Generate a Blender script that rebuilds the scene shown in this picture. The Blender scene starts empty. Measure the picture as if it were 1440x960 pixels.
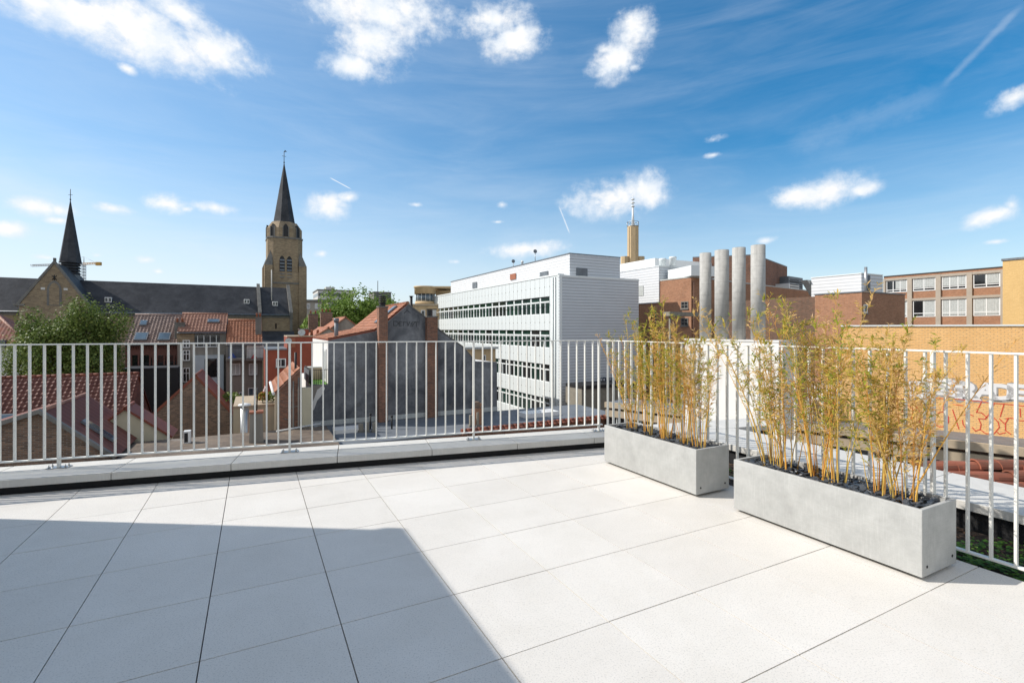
import bpy, bmesh, math, random
from mathutils import Vector, Matrix, Euler
random.seed(7)
rnd = random.random
def R(a, b): return a + (b - a) * random.random()
sc = bpy.context.scene
COL = sc.collection
# ------------------------------------------------------------------ camera
F, CX, HY, CH = 697.0, 720.0, 462.5, 1.472        # focal length and horizon in photo pixels, eye height above the terrace
cam = bpy.data.objects.new('camera', bpy.data.cameras.new('camera'))
COL.objects.link(cam)
cam.location = (0, 0, CH); cam.rotation_euler = (math.radians(90), 0, 0)
cam.data.sensor_width = 36; cam.data.lens = F / 1440 * 36
cam.data.shift_y = -(480 - HY) / 1440
cam.data.clip_start = .05; cam.data.clip_end = 3000
sc.camera = cam
# ------------------------------------------------------------------ sun
SUN_EL, SUN_AL = 39.0, 4.0
el, al = math.radians(SUN_EL), math.radians(SUN_AL)
S = Vector((-math.cos(el) * math.cos(al), math.cos(el) * math.sin(al), math.sin(el)))
sl = bpy.data.lights.new('sun', 'SUN'); sl.energy = 3.9; sl.angle = math.radians(.5); sl.color = (1, .95, .88)
so = bpy.data.objects.new('sun', sl); COL.objects.link(so)
so.rotation_euler = (-S).to_track_quat('-Z', 'Y').to_euler()
sc.view_settings.view_transform = 'Standard'; sc.view_settings.look = 'None'
sc.view_settings.exposure = .34; sc.view_settings.gamma = 1
# ------------------------------------------------------------------ sky
wd = bpy.data.worlds.new('World'); sc.world = wd; wd.use_nodes = True
W_ = wd.node_tree; W_.nodes.clear()
def wn(t, **k):
    n = W_.nodes.new(t)
    for a, b in k.items(): setattr(n, a, b)
    return n
def put(nt, sock, v):
    if isinstance(v, bpy.types.NodeSocket): nt.links.new(v, sock)
    else: sock.default_value = v
def wm(op, a, b=0.0, c=None, clamp=False):
    n = wn('ShaderNodeMath', operation=op, use_clamp=clamp)
    put(W_, n.inputs[0], a); put(W_, n.inputs[1], b)
    if c is not None: put(W_, n.inputs[2], c)
    return n.outputs[0]
def wv(op, a, b=(0, 0, 0)):
    n = wn('ShaderNodeVectorMath', operation=op); put(W_, n.inputs[0], a); put(W_, n.inputs[1], b)
    return n
def wr(x, a, b, c=0.0, d=1.0, smooth=True):
    n = wn('ShaderNodeMapRange', interpolation_type='SMOOTHSTEP' if smooth else 'LINEAR')
    for i, q in enumerate((x, a, b, c, d)): put(W_, n.inputs[i], q)
    return n.outputs[0]
def wmix(f, a, b, bt='MIX'):
    n = wn('ShaderNodeMix', data_type='RGBA', blend_type=bt)
    put(W_, n.inputs[0], f); put(W_, n.inputs[6], a); put(W_, n.inputs[7], b)
    return n.outputs[2]
sky = wn('ShaderNodeTexSky', sky_type='NISHITA', sun_disc=False)
sky.sun_elevation = el; sky.sun_rotation = -math.radians(90 - SUN_AL)
sky.air_density = 1.0; sky.dust_density = .6; sky.ozone_density = 2.2; sky.altitude = 100
tc = wn('ShaderNodeTexCoord')
sep = wn('ShaderNodeSeparateXYZ'); W_.links.new(tc.outputs['Generated'], sep.inputs[0])
dx, dy, dz = sep.outputs
az = wm('ARCTAN2', dx, dy)
hyp = wm('SQRT', wm('ADD', wm('MULTIPLY', dx, dx), wm('MULTIPLY', dy, dy)))
te = wm('DIVIDE', dz, wm('MAXIMUM', hyp, .001))
comb = wn('ShaderNodeCombineXYZ'); put(W_, comb.inputs[0], az); put(W_, comb.inputs[1], te)
pv = comb.outputs[0]                                  # azimuth, tan(elevation)
def noise(vec, scale, detail=6, rough=.55, dist=0.0):
    n = wn('ShaderNodeTexNoise'); put(W_, n.inputs['Vector'], vec)
    n.inputs['Scale'].default_value = scale; n.inputs['Detail'].default_value = detail
    n.inputs['Roughness'].default_value = rough; n.inputs['Distortion'].default_value = dist
    return n.outputs[0]
CL = [(100,22,105,30,8),(215,52,100,36,12),(300,72,58,26,14),(345,84,22,14,10),(60,5,60,16,0),(250,15,60,18,20),
 (530,18,82,34,0),(520,55,44,40,0),(498,92,36,16,-5),(575,12,40,24,0),
 (695,28,40,22,-18),(722,58,40,20,-8),(690,40,30,16,0),
 (888,42,30,26,-30),(868,84,34,22,-25),(850,70,16,14,0),(890,95,16,10,0),
 (862,279,52,22,-3),(902,268,36,21,0),(925,276,16,14,0),(840,284,28,12,0),
 (1135,272,40,16,0),(1172,266,40,19,0),(1208,268,28,13,0),
 (1392,304,36,11,-14),(1422,287,20,16,-10),(1428,138,34,13,-12),
 (52,290,36,12,3),(85,296,26,10,8),(18,322,30,10,0),(85,310,24,6,0),
 (234,287,32,13,4),(300,292,30,9,2),(262,294,20,7,0),(458,292,32,17,0),(490,278,20,9,-10),
 (160,293,25,7,4),(148,288,12,5,0),(205,365,17,6,0),(222,382,11,5,0),(62,362,20,5,0),(137,359,12,5,0),
 (742,351,44,10,-2),(1004,196,21,7,-4),(1002,218,17,5,0),(1078,338,18,6,-6),(706,288,9,6,0),(453,357,13,6,0),
 (641,368,12,4,0),(180,97,17,9,10),(585,288,12,4,0),(1400,340,20,4,0),(700,312,10,3,0)]
cur = None
for (cx, cy, rx, ry, rot) in CL:
    t = (cx - CX) / F
    a0 = math.atan(t); e0 = (HY - cy) / F * math.cos(a0)
    sx = 1.22 * rx / F * math.cos(a0) ** 2; sy = 1.28 * ry / F * math.cos(a0)
    o = wv('SUBTRACT', pv, (a0, e0, 0)).outputs[0]
    if rot:
        vr = wn('ShaderNodeVectorRotate', rotation_type='Z_AXIS'); put(W_, vr.inputs['Vector'], o)
        vr.inputs['Angle'].default_value = math.radians(rot); o = vr.outputs[0]
    l = wv('LENGTH', wv('MULTIPLY', o, (1 / sx, 1 / sy, 1)).outputs[0]).outputs['Value']
    if rx < 24: l = wm('ADD', l, .42)
    elif rx < 34: l = wm('ADD', l, .16)
    cur = l if cur is None else wm('MINIMUM', cur, l)
field = wm('SUBTRACT', 1.0, cur)
nz = noise(pv, 13, 8, .62, .25)
nz2 = noise(pv, 42, 6, .6, .1)
nz3 = noise(pv, 95, 4, .6)
nn = wm('ADD', wm('ADD', wm('MULTIPLY', wm('SUBTRACT', nz, .5), 1.75), wm('MULTIPLY', wm('SUBTRACT', nz2, .5), .95)), wm('MULTIPLY', wm('SUBTRACT', nz3, .5), .3))
dens = wm('ADD', wm('ADD', field, .2), nn)
cm = wr(dens, -.1, 1.0)
cm = wm('MULTIPLY', cm, wr(field, -.6, -.05))
# thin high cloud
mp = wn('ShaderNodeMapping'); put(W_, mp.inputs['Vector'], pv)
mp.inputs['Rotation'].default_value = (0, 0, math.radians(-24)); mp.inputs['Scale'].default_value = (.9, 4.6, 1)
ci = noise(mp.outputs[0], 2.6, 9, .62, .9)
mp2 = wn('ShaderNodeMapping'); put(W_, mp2.inputs['Vector'], pv)
mp2.inputs['Rotation'].default_value = (0, 0, math.radians(14)); mp2.inputs['Scale'].default_value = (1.2, 5.5, 1)
ci2 = noise(mp2.outputs[0], 2.1, 9, .6, .6)
veil = wm('ADD', wm('MULTIPLY', wr(ci, .36, .85), .13), wm('MULTIPLY', wr(ci2, .38, .85), .12))
left = wr(az, -1.0, .75, .30, 0.02)
low = wr(te, 0.0, .36, .84, 0.0)
veil = wm('ADD', veil, wm('ADD', left, wm('MULTIPLY', low, .62)), clamp=True)
# condensation trails: a line through two sky directions
def trail(x0, y0, x1, y1, w, amp):
    q = []
    for (x, y) in ((x0, y0), (x1, y1)):
        a = math.atan((x - CX) / F); q.append((a, (HY - y) / F * math.cos(a)))
    ax, ay = q[0]; bx, by = q[1]; L = math.hypot(bx - ax, by - ay)
    tx, ty = (bx - ax) / L, (by - ay) / L
    o = wv('SUBTRACT', pv, (ax, ay, 0)).outputs[0]
    al_ = wv('DOT_PRODUCT', o, (tx / L, ty / L, 0)).outputs['Value']
    ac = wm('ABSOLUTE', wv('DOT_PRODUCT', o, (-ty, tx, 0)).outputs['Value'])
    ac = wm('ADD', ac, wm('MULTIPLY', wm('SUBTRACT', nz2, .5), w * 1.3))
    m = wm('MULTIPLY', wr(ac, w, 0.0), wm('MULTIPLY', wr(al_, -.05, .15), wr(al_, 1.05, .85)))
    return wm('MULTIPLY', m, amp)
tr = wm('ADD', trail(1325, 122, 1437, 8, .008, .17), trail(786, 290, 801, 328, .0022, .55))
tr = wm('ADD', tr, trail(464, 250, 494, 266, .0016, .6))
tr = wm('ADD', tr, trail(1110, 205, 1330, 130, .03, .10))
veil = wm('ADD', veil, tr, clamp=True)
hs = wn('ShaderNodeHueSaturation'); put(W_, hs.inputs['Color'], sky.outputs[0])
hs.inputs['Saturation'].default_value = 1.5; hs.inputs['Value'].default_value = 1.14; hs.inputs['Hue'].default_value = .492
skyc = hs.outputs[0]
c1 = wmix(veil, skyc, (6.1, 6.8, 7.6, 1))
shade = wr(wm('ADD', dens, wm('MULTIPLY', wm('SUBTRACT', noise(pv, 17, 5, .6), .5), 3.0)), .1, 1.5)
cc = wmix(shade, (6.3, 6.9, 7.6, 1), (8.0, 7.9, 7.8, 1))
c2 = wmix(cm, c1, cc)
# unseen cloud banks added behind the viewer to brighten shaded faces turned this way
cloud_fill = wm('MULTIPLY', wr(dy, .12, -.25), wr(noise(tc.outputs['Generated'], 2.3, 6, .6, .4), .38, .56))
c2 = wmix(wm('MULTIPLY', cloud_fill, wr(dz, .0, .12)), c2, (6.1, 6.2, 6.4, 1))
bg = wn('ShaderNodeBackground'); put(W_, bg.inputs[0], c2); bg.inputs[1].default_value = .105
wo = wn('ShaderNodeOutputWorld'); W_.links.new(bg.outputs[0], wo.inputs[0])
wd.cycles.sampling_method = 'MANUAL'; wd.cycles.sample_map_resolution = 512

# ------------------------------------------------------------------ helpers
YAW = math.radians(27.5)
u2 = Vector((-math.sin(YAW), math.cos(YAW))); v2 = Vector((math.cos(YAW), math.sin(YAW)))   # the street grid: away-left and right-away
U = Vector((u2.x, u2.y, 0)); V = Vector((v2.x, v2.y, 0)); Z = Vector((0, 0, 1))
GZ = -11.0                                                       # street level below the terrace
def XY(px, Y): return Vector(((px - CX) / F * Y, Y))
def on(px, py, z):                                               # point at height z seen at a photo pixel
    return XY(px, (CH - z) * F / (py - HY))
def zat(py, Y): return CH + (HY - py) / F * Y
def hit(px, o, d):                                               # distance along a ground line to where it crosses a pixel column
    k = (px - CX) / F
    return (k * o.y - o.x) / (d.x - k * d.y)
def v3(p, z): return Vector((p[0], p[1], z))
WMAT = {}
class MB:
    def __init__(s): s.v = []; s.f = []; s.m = []; s.sm = []
    def poly(s, pts, mi=0, smooth=False):
        b = len(s.v); s.v += [Vector(p) for p in pts]
        s.f.append(list(range(b, b + len(pts)))); s.m.append(mi); s.sm.append(smooth); return s
    def hexa(s, p, mi=0):                                         # p: four bottom, four top
        b = len(s.v); s.v += [Vector(q) for q in p]
        for f in ((3, 2, 1, 0), (4, 5, 6, 7), (0, 1, 5, 4), (1, 2, 6, 5), (2, 3, 7, 6), (3, 0, 4, 7)):
            s.f.append([b + i for i in f]); s.m.append(mi); s.sm.append(False)
        return s
    def box(s, o, a, b, c, mi=0):                                 # corner and three edge vectors
        o, a, b, c = Vector(o), Vector(a), Vector(b), Vector(c)
        return s.hexa([o, o + a, o + a + b, o + b, o + c, o + a + c, o + a + b + c, o + b + c], mi)
    def slab(s, pts, vec, mi=0, smi=None):                        # polygon extruded along vec
        n = len(pts); b = len(s.v); vec = Vector(vec); smi = mi if smi is None else smi
        s.v += [Vector(p) for p in pts] + [Vector(p) + vec for p in pts]
        s.f.append(list(range(b + n - 1, b - 1, -1))); s.m.append(mi); s.sm.append(False)
        s.f.append(list(range(b + n, b + 2 * n))); s.m.append(mi); s.sm.append(False)
        for i in range(n):
            j = (i + 1) % n
            s.f.append([b + i, b + j, b + n + j, b + n + i]); s.m.append(smi); s.sm.append(False)
        return s
    def prism(s, fp, z0, z1, mi=0): return s.slab([v3(p, z0) for p in fp], (0, 0, z1 - z0), mi)
    def tube(s, p0, p1, r0, r1=None, n=8, mi=0, cap=True, smooth=True):
        p0, p1 = Vector(p0), Vector(p1); r1 = r0 if r1 is None else r1
        d = (p1 - p0); 
        if d.length < 1e-6: return s
        d.normalize(); a = d.orthogonal().normalized() if abs(d.z) < .99 else Vector((1, 0, 0)); c = d.cross(a)
        b = len(s.v)
        for (p, r) in ((p0, r0), (p1, r1)):
            for i in range(n):
                t = 2 * math.pi * i / n; s.v.append(p + (a * math.cos(t) + c * math.sin(t)) * r)
        for i in range(n):
            j = (i + 1) % n; s.f.append([b + i, b + j, b + n + j, b + n + i]); s.m.append(mi); s.sm.append(smooth)
        if cap:
            s.f.append([b + i for i in range(n - 1, -1, -1)]); s.m.append(mi); s.sm.append(False)
            if r1 > 1e-4: s.f.append([b + n + i for i in range(n)]); s.m.append(mi); s.sm.append(False)
        return s
    def lathe(s, c, prof, n=16, mi=0, smooth=True, rot=0):        # prof: (radius, z)
        b = len(s.v)
        for (r, z) in prof:
            for i in range(n):
                t = 2 * math.pi * i / n + rot; s.v.append(Vector((c[0] + r * math.cos(t), c[1] + r * math.sin(t), z)))
        for k in range(len(prof) - 1):
            for i in range(n):
                j = (i + 1) % n
                s.f.append([b + k * n + i, b + k * n + j, b + (k + 1) * n + j, b + (k + 1) * n + i]); s.m.append(mi); s.sm.append(smooth)
        s.f.append([b + i for i in range(n - 1, -1, -1)]); s.m.append(mi); s.sm.append(False)
        s.f.append([b + (len(prof) - 1) * n + i for i in range(n)]); s.m.append(mi); s.sm.append(False)
        return s
    def build(s, name, mats, parent=None, bevel=0, fix=True, rattr=None):
        me = bpy.data.meshes.new(name)
        inv = WMAT[parent.name].inverted() if parent is not None and parent.name in WMAT else Matrix.Identity(4)
        if not isinstance(mats, (list, tuple)): mats = [mats]
        me.from_pydata([inv @ p for p in s.v], [], s.f)
        for m in mats: me.materials.append(m)
        me.polygons.foreach_set('material_index', s.m); me.polygons.foreach_set('use_smooth', s.sm)
        if fix:
            bm = bmesh.new(); bm.from_mesh(me); bmesh.ops.recalc_face_normals(bm, faces=bm.faces)
            if bevel:
                es = [e for e in bm.edges if len(e.link_faces) == 2 and e.calc_face_angle(0) > .5]
                bmesh.ops.bevel(bm, geom=es, offset=bevel, segments=2, affect='EDGES', profile=.5)
            bm.to_mesh(me); bm.free()
        fwd = inv.inverted(); r3 = fwd.to_3x3()
        uv = me.uv_layers.new(name='UVMap'); co = [fwd @ w.co for w in me.vertices]
        for p in me.polygons:
            n = (r3 @ p.normal)
            if abs(n.z) > .985: a, b = V, U
            else:
                a = Vector((-n.y, n.x, 0)).normalized(); b = n.cross(a)
            for li in p.loop_indices:
                q = co[me.loops[li].vertex_index]; uv.data[li].uv = (q.dot(a), q.dot(b))
        if rattr is not None:
            at = me.attributes.new('rnd', 'FLOAT', 'FACE'); at.data.foreach_set('value', rattr)
        o = bpy.data.objects.new(name, me); COL.objects.link(o)
        if parent is not None:
            o.parent = parent
            if parent.name in WMAT: WMAT[o.name] = WMAT[parent.name]
        else: WMAT[o.name] = Matrix.Identity(4)
        return o
def tag(o, label, cat, group=None, kind=None):
    if label: o['label'] = label
    if cat: o['category'] = cat
    if group: o['group'] = group
    if kind: o['kind'] = kind
    return o
def thing(name, label, cat, p=(0, 0, 0), rz=0.0, group=None):
    o = bpy.data.objects.new(name, None); COL.objects.link(o)
    o.location = p; o.rotation_euler = (0, 0, rz); o.empty_display_size = .3
    WMAT[o.name] = Matrix.Translation(Vector(p)) @ Matrix.Rotation(rz, 4, 'Z')
    return tag(o, label, cat, group)
def copy_tree(o, parent=None):
    c = o.copy(); COL.objects.link(c); c.parent = parent
    for ch in list(o.children): copy_tree(ch, c)
    return c
def struct(mb, name, mat, **k): return tag(mb.build(name, mat, **k), None, None, kind='structure')

# ------------------------------------------------------------------ materials
def mt(name):
    m = bpy.data.materials.new(name); m.use_nodes = True
    return m, m.node_tree, m.node_tree.nodes['Principled BSDF']
def nd(nt, t, ins=None, **k):
    n = nt.nodes.new(t)
    for a, b in k.items(): setattr(n, a, b)
    for a, b in (ins or {}).items(): put(nt, n.inputs[a], b)
    return n
def mth(nt, op, a, b=0.0, clamp=False): return nd(nt, 'ShaderNodeMath', {0: a, 1: b}, operation=op, use_clamp=clamp).outputs[0]
def mixc(nt, f, a, b, bt='MIX'):
    return nd(nt, 'ShaderNodeMix', {0: f, 6: a, 7: b}, data_type='RGBA', blend_type=bt).outputs[2]
def rgba(c): return (c[0], c[1], c[2], 1)
def nzs(nt, vec, scale, detail=5, rough=.6, dist=0.0):
    return nd(nt, 'ShaderNodeTexNoise', {'Vector': vec, 'Scale': scale, 'Detail': detail, 'Roughness': rough, 'Distortion': dist}).outputs[0]
def rng(nt, x, a, b, c=0.0, d=1.0): return nd(nt, 'ShaderNodeMapRange', {0: x, 1: a, 2: b, 3: c, 4: d}).outputs[0]
def setup(nt, bs, rough, metal=0, spec=.5):
    bs.inputs['Roughness'].default_value = rough; bs.inputs['Metallic'].default_value = metal; bs.inputs['Specular IOR Level'].default_value = spec
def dirt(nt, col, amt, scale, pos, streak=0.0):
    n1 = nzs(nt, pos, scale, 7, .65, .3)
    c = mixc(nt, rng(nt, n1, .3, .75, 0, 1), col, mixc(nt, 1.0, col, (1 - amt,) * 3 + (1,), 'MULTIPLY'))
    if streak:
        mp = nd(nt, 'ShaderNodeMapping', {'Vector': pos, 'Scale': (1, 1, .12)})
        n2 = nzs(nt, mp.outputs[0], scale * 2.2, 5, .6)
        c = mixc(nt, rng(nt, n2, .5, .72, 0, 1), c, mixc(nt, 1.0, c, (1 - streak,) * 3 + (1,), 'MULTIPLY'))
    return c
def plain(name, col, rough=.7, amt=.12, scale=1.5, bump=0.0, bs_=60, metal=0, spec=.5, streak=0.0):
    m, nt, bs = mt(name); setup(nt, bs, rough, metal, spec)
    pos = nd(nt, 'ShaderNodeTexCoord').outputs['Object']
    c = dirt(nt, rgba(col), amt, scale, pos, streak) if amt else rgba(col)
    put(nt, bs.inputs['Base Color'], c)
    if bump:
        b = nd(nt, 'ShaderNodeBump', {'Strength': 1.0, 'Distance': bump, 'Height': nzs(nt, pos, bs_, 4)})
        nt.links.new(b.outputs[0], bs.inputs['Normal'])
    return m
def brick(name, c1, c2, mortar, bw=.22, bh=.072, ms=.011, amt=.35, scale=.5, rough=.85, streak=.2, bump=.006):
    m, nt, bs = mt(name); setup(nt, bs, rough, 0, .25)
    t = nd(nt, 'ShaderNodeTexCoord')
    b = nd(nt, 'ShaderNodeTexBrick', {'Vector': t.outputs['UV'], 'Color1': rgba(c1), 'Color2': rgba(c2), 'Mortar': rgba(mortar),
        'Scale': 1.0, 'Mortar Size': ms, 'Brick Width': bw, 'Row Height': bh, 'Bias': 0.0, 'Mortar Smooth': .3})
    c = dirt(nt, b.outputs[0], amt, scale, t.outputs['Object'], streak)
    n3 = nzs(nt, t.outputs['UV'], 9, 3)
    c = mixc(nt, rng(nt, n3, .35, .7, 0, .35), c, mixc(nt, 1.0, c, (.6, .6, .6, 1), 'MULTIPLY'))
    put(nt, bs.inputs['Base Color'], c)
    bp = nd(nt, 'ShaderNodeBump', {'Strength': .8, 'Distance': bump, 'Height': mth(nt, 'SUBTRACT', 1.0, b.outputs['Fac'])})
    nt.links.new(bp.outputs[0], bs.inputs['Normal'])
    return m
def tiled(name, c1, c2, tw=.24, th=.32, rough=.65, amt=.35, moss=0.0, depth=.012, gap=.15, spec=.3):
    m, nt, bs = mt(name); setup(nt, bs, rough, 0, spec)
    t = nd(nt, 'ShaderNodeTexCoord'); s = nd(nt, 'ShaderNodeSeparateXYZ', {0: t.outputs['UV']})
    a = mth(nt, 'DIVIDE', s.outputs[0], tw); b = mth(nt, 'DIVIDE', s.outputs[1], th)
    fa = mth(nt, 'FRACT', a); fb = mth(nt, 'FRACT', b)
    cell = nd(nt, 'ShaderNodeCombineXYZ', {0: mth(nt, 'FLOOR', a), 1: mth(nt, 'FLOOR', b)})
    wnz = nd(nt, 'ShaderNodeTexWhiteNoise', {'Vector': cell.outputs[0]}, noise_dimensions='2D')
    c = mixc(nt, wnz.outputs['Value'], rgba(c1), rgba(c2))
    n1 = nzs(nt, t.outputs['Object'], .55, 7, .68)
    c = mixc(nt, rng(nt, n1, .38, .7, 0, amt), c, mixc(nt, 1.0, c, (.42, .4, .4, 1), 'MULTIPLY'))
    if moss:
        n2 = nzs(nt, t.outputs['Object'], 2.2, 7, .7)
        c = mixc(nt, rng(nt, n2, .58, .68, 0, moss), c, (.10, .095, .06, 1))
    edge = mth(nt, 'MAXIMUM', rng(nt, fb, .1, 0.0, 0, 1), rng(nt, mth(nt, 'ABSOLUTE', mth(nt, 'SUBTRACT', fa, .5)), .42, .5, 0, 1))
    c = mixc(nt, mth(nt, 'MULTIPLY', edge, gap), c, (.02, .015, .015, 1))
    put(nt, bs.inputs['Base Color'], c)
    wv_ = mth(nt, 'SINE', mth(nt, 'MULTIPLY', a, 2 * math.pi))
    h = mth(nt, 'ADD', mth(nt, 'MULTIPLY', wv_, .5), mth(nt, 'MULTIPLY', mth(nt, 'SUBTRACT', 1.0, fb), .8))
    bp = nd(nt, 'ShaderNodeBump', {'Strength': .9, 'Distance': depth, 'Height': h})
    nt.links.new(bp.outputs[0], bs.inputs['Normal'])
    return m
def siding(name, col, period=.2, axis=1, rough=.45, metal=.3, depth=.03, line=.45, lw=.16, amt=.08):
    m, nt, bs = mt(name); setup(nt, bs, rough, metal, .5)
    t = nd(nt, 'ShaderNodeTexCoord'); s = nd(nt, 'ShaderNodeSeparateXYZ', {0: t.outputs['UV']})
    fr = mth(nt, 'FRACT', mth(nt, 'DIVIDE', s.outputs[axis], period))
    c = dirt(nt, rgba(col), amt, .5, t.outputs['Object'])
    c = mixc(nt, rng(nt, fr, lw, lw * .4, 0, line), c, rgba([q * .25 for q in col]))
    put(nt, bs.inputs['Base Color'], c)
    tri = mth(nt, 'ABSOLUTE', mth(nt, 'SUBTRACT', fr, .5))
    bp = nd(nt, 'ShaderNodeBump', {'Strength': .8, 'Distance': depth, 'Height': mth(nt, 'SUBTRACT', 1.0, tri)})
    nt.links.new(bp.outputs[0], bs.inputs['Normal'])
    return m
def leafm(name, cols, rough=.5, trans=.35):
    m, nt, bs = mt(name); setup(nt, bs, rough, 0, .15)
    a = nd(nt, 'ShaderNodeAttribute', attribute_name='rnd')
    rp = nt.nodes.new('ShaderNodeValToRGB'); cr = rp.color_ramp
    while len(cr.elements) < len(cols): cr.elements.new(.5)
    for i, c in enumerate(cols): cr.elements[i].position = i / (len(cols) - 1); cr.elements[i].color = rgba(c)
    nt.links.new(a.outputs['Fac'], rp.inputs[0]); nt.links.new(rp.outputs[0], bs.inputs['Base Color'])
    tl = nt.nodes.new('ShaderNodeBsdfTranslucent'); nt.links.new(rp.outputs[0], tl.inputs[0])
    mx = nt.nodes.new('ShaderNodeMixShader'); mx.inputs[0].default_value = trans
    nt.links.new(bs.outputs[0], mx.inputs[1]); nt.links.new(tl.outputs[0], mx.inputs[2])
    nt.links.new(mx.outputs[0], nt.nodes['Material Output'].inputs[0])
    return m
def tilefloor():
    m, nt, bs = mt('pale_concrete_tile'); setup(nt, bs, .62, 0, .35)
    t = nd(nt, 'ShaderNodeTexCoord'); p = t.outputs['Object']
    a = nd(nt, 'ShaderNodeAttribute', attribute_name='rnd').outputs['Fac']
    c = mixc(nt, a, (.70, .664, .61, 1), (.735, .70, .645, 1))
    n1 = nzs(nt, p, 1.6, 8, .7, .4); c = mixc(nt, rng(nt, n1, .35, .75, 0, 1), c, mixc(nt, 1.0, c, (.89, .885, .87, 1), 'MULTIPLY'))
    n2 = nzs(nt, p, 130, 3, .7); c = mixc(nt, rng(nt, n2, .54, .66, 0, .6), c, (.34, .33, .31, 1))
    n6 = nzs(nt, p, .55, 6, .65, .5); c = mixc(nt, rng(nt, n6, .45, .7, 0, .5), c, mixc(nt, 1.0, c, (.88, .87, .85, 1), 'MULTIPLY'))
    n3 = nzs(nt, p, 320, 2, .7); c = mixc(nt, rng(nt, n3, .60, .72, 0, .45), c, (.9, .88, .85, 1))
    n4 = nzs(nt, p, 7, 6, .75, 1.2); c = mixc(nt, rng(nt, n4, .60, .76, 0, .26), c, (.42, .36, .28, 1))
    put(nt, bs.inputs['Base Color'], c)
    bp = nd(nt, 'ShaderNodeBump', {'Strength': .5, 'Distance': .0015, 'Height': n2}); nt.links.new(bp.outputs[0], bs.inputs['Normal'])
    return m
def mottle(name, a, b, c3, rough=.8):
    m, nt, bs = mt(name); setup(nt, bs, rough, 0, .25)
    t = nd(nt, 'ShaderNodeTexCoord'); p = t.outputs['Object']
    n1 = nzs(nt, p, .42, 9, .68, .6); n2 = nzs(nt, p, 1.7, 8, .72, .3)
    mp = nd(nt, 'ShaderNodeMapping', {'Vector': p, 'Scale': (1.6, 1.6, .22)}); n3 = nzs(nt, mp.outputs[0], 1.1, 7, .7)
    c = mixc(nt, rng(nt, n1, .38, .62), rgba(a), rgba(b)); c = mixc(nt, rng(nt, n2, .45, .72, 0, .75), c, rgba(b))
    c = mixc(nt, rng(nt, n3, .55, .7, 0, .6), c, rgba(a)); c = mixc(nt, rng(nt, nzs(nt, p, .9, 7, .7, 1.0), .6, .72, 0, .7), c, rgba(c3))
    put(nt, bs.inputs['Base Color'], c)
    bp = nd(nt, 'ShaderNodeBump', {'Strength': .7, 'Distance': .03, 'Height': n2}); nt.links.new(bp.outputs[0], bs.inputs['Normal'])
    return m
def concrete(name, col, amt=.3, rough=.7, ring=0):
    m, nt, bs = mt(name); setup(nt, bs, rough, 0, .3)
    t = nd(nt, 'ShaderNodeTexCoord'); p = t.outputs['Object']
    n1 = nzs(nt, p, 3.4, 9, .72, .15); c = mixc(nt, rng(nt, n1, .35, .75, 0, 1), rgba(col), rgba([q * (1 - amt) for q in col]))
    mp = nd(nt, 'ShaderNodeMapping', {'Vector': p, 'Scale': (6, 6, 90)})
    n5 = nzs(nt, mp.outputs[0], 1.4, 4, .7); c = mixc(nt, rng(nt, n5, .5, .75, 0, .35), c, rgba([q * .7 for q in col]))
    mp2 = nd(nt, 'ShaderNodeMapping', {'Vector': p, 'Scale': (70, 70, 5)})
    n6 = nzs(nt, mp2.outputs[0], 1.4, 4, .7); c = mixc(nt, rng(nt, n6, .52, .75, 0, .3), c, rgba([min(1, q * 1.3) for q in col]))
    n2 = nzs(nt, p, 120, 3, .7); c = mixc(nt, rng(nt, n2, .6, .75, 0, .4), c, rgba([q * .5 for q in col]))
    if ring:
        s = nd(nt, 'ShaderNodeSeparateXYZ', {0: t.outputs['UV']}); fr = mth(nt, 'FRACT', mth(nt, 'DIVIDE', s.outputs[1], ring))
        c = mixc(nt, rng(nt, fr, .05, .02, 0, .45), c, rgba([q * .45 for q in col]))
        mp3 = nd(nt, 'ShaderNodeMapping', {'Vector': p, 'Scale': (9, 9, .25)}); n7 = nzs(nt, mp3.outputs[0], .8, 5, .7)
        c = mixc(nt, rng(nt, n7, .5, .68, 0, .5), c, rgba([q * .5 for q in col]))
    put(nt, bs.inputs['Base Color'], c)
    bp = nd(nt, 'ShaderNodeBump', {'Strength': .5, 'Distance': .002, 'Height': n5}); nt.links.new(bp.outputs[0], bs.inputs['Normal'])
    return m
def glassm(name, col, rough=.06, spec=.8):
    m, nt, bs = mt(name); setup(nt, bs, rough, 0, spec)
    t = nd(nt, 'ShaderNodeTexCoord')
    n = nzs(nt, t.outputs['Object'], .6, 3); c = mixc(nt, rng(nt, n, .35, .65), rgba(col), rgba([q * .45 for q in col]))
    put(nt, bs.inputs['Base Color'], c)
    bp = nd(nt, 'ShaderNodeBump', {'Strength': .4, 'Distance': .01, 'Height': nzs(nt, t.outputs['Object'], .8, 2)}); nt.links.new(bp.outputs[0], bs.inputs['Normal'])
    return m
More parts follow.
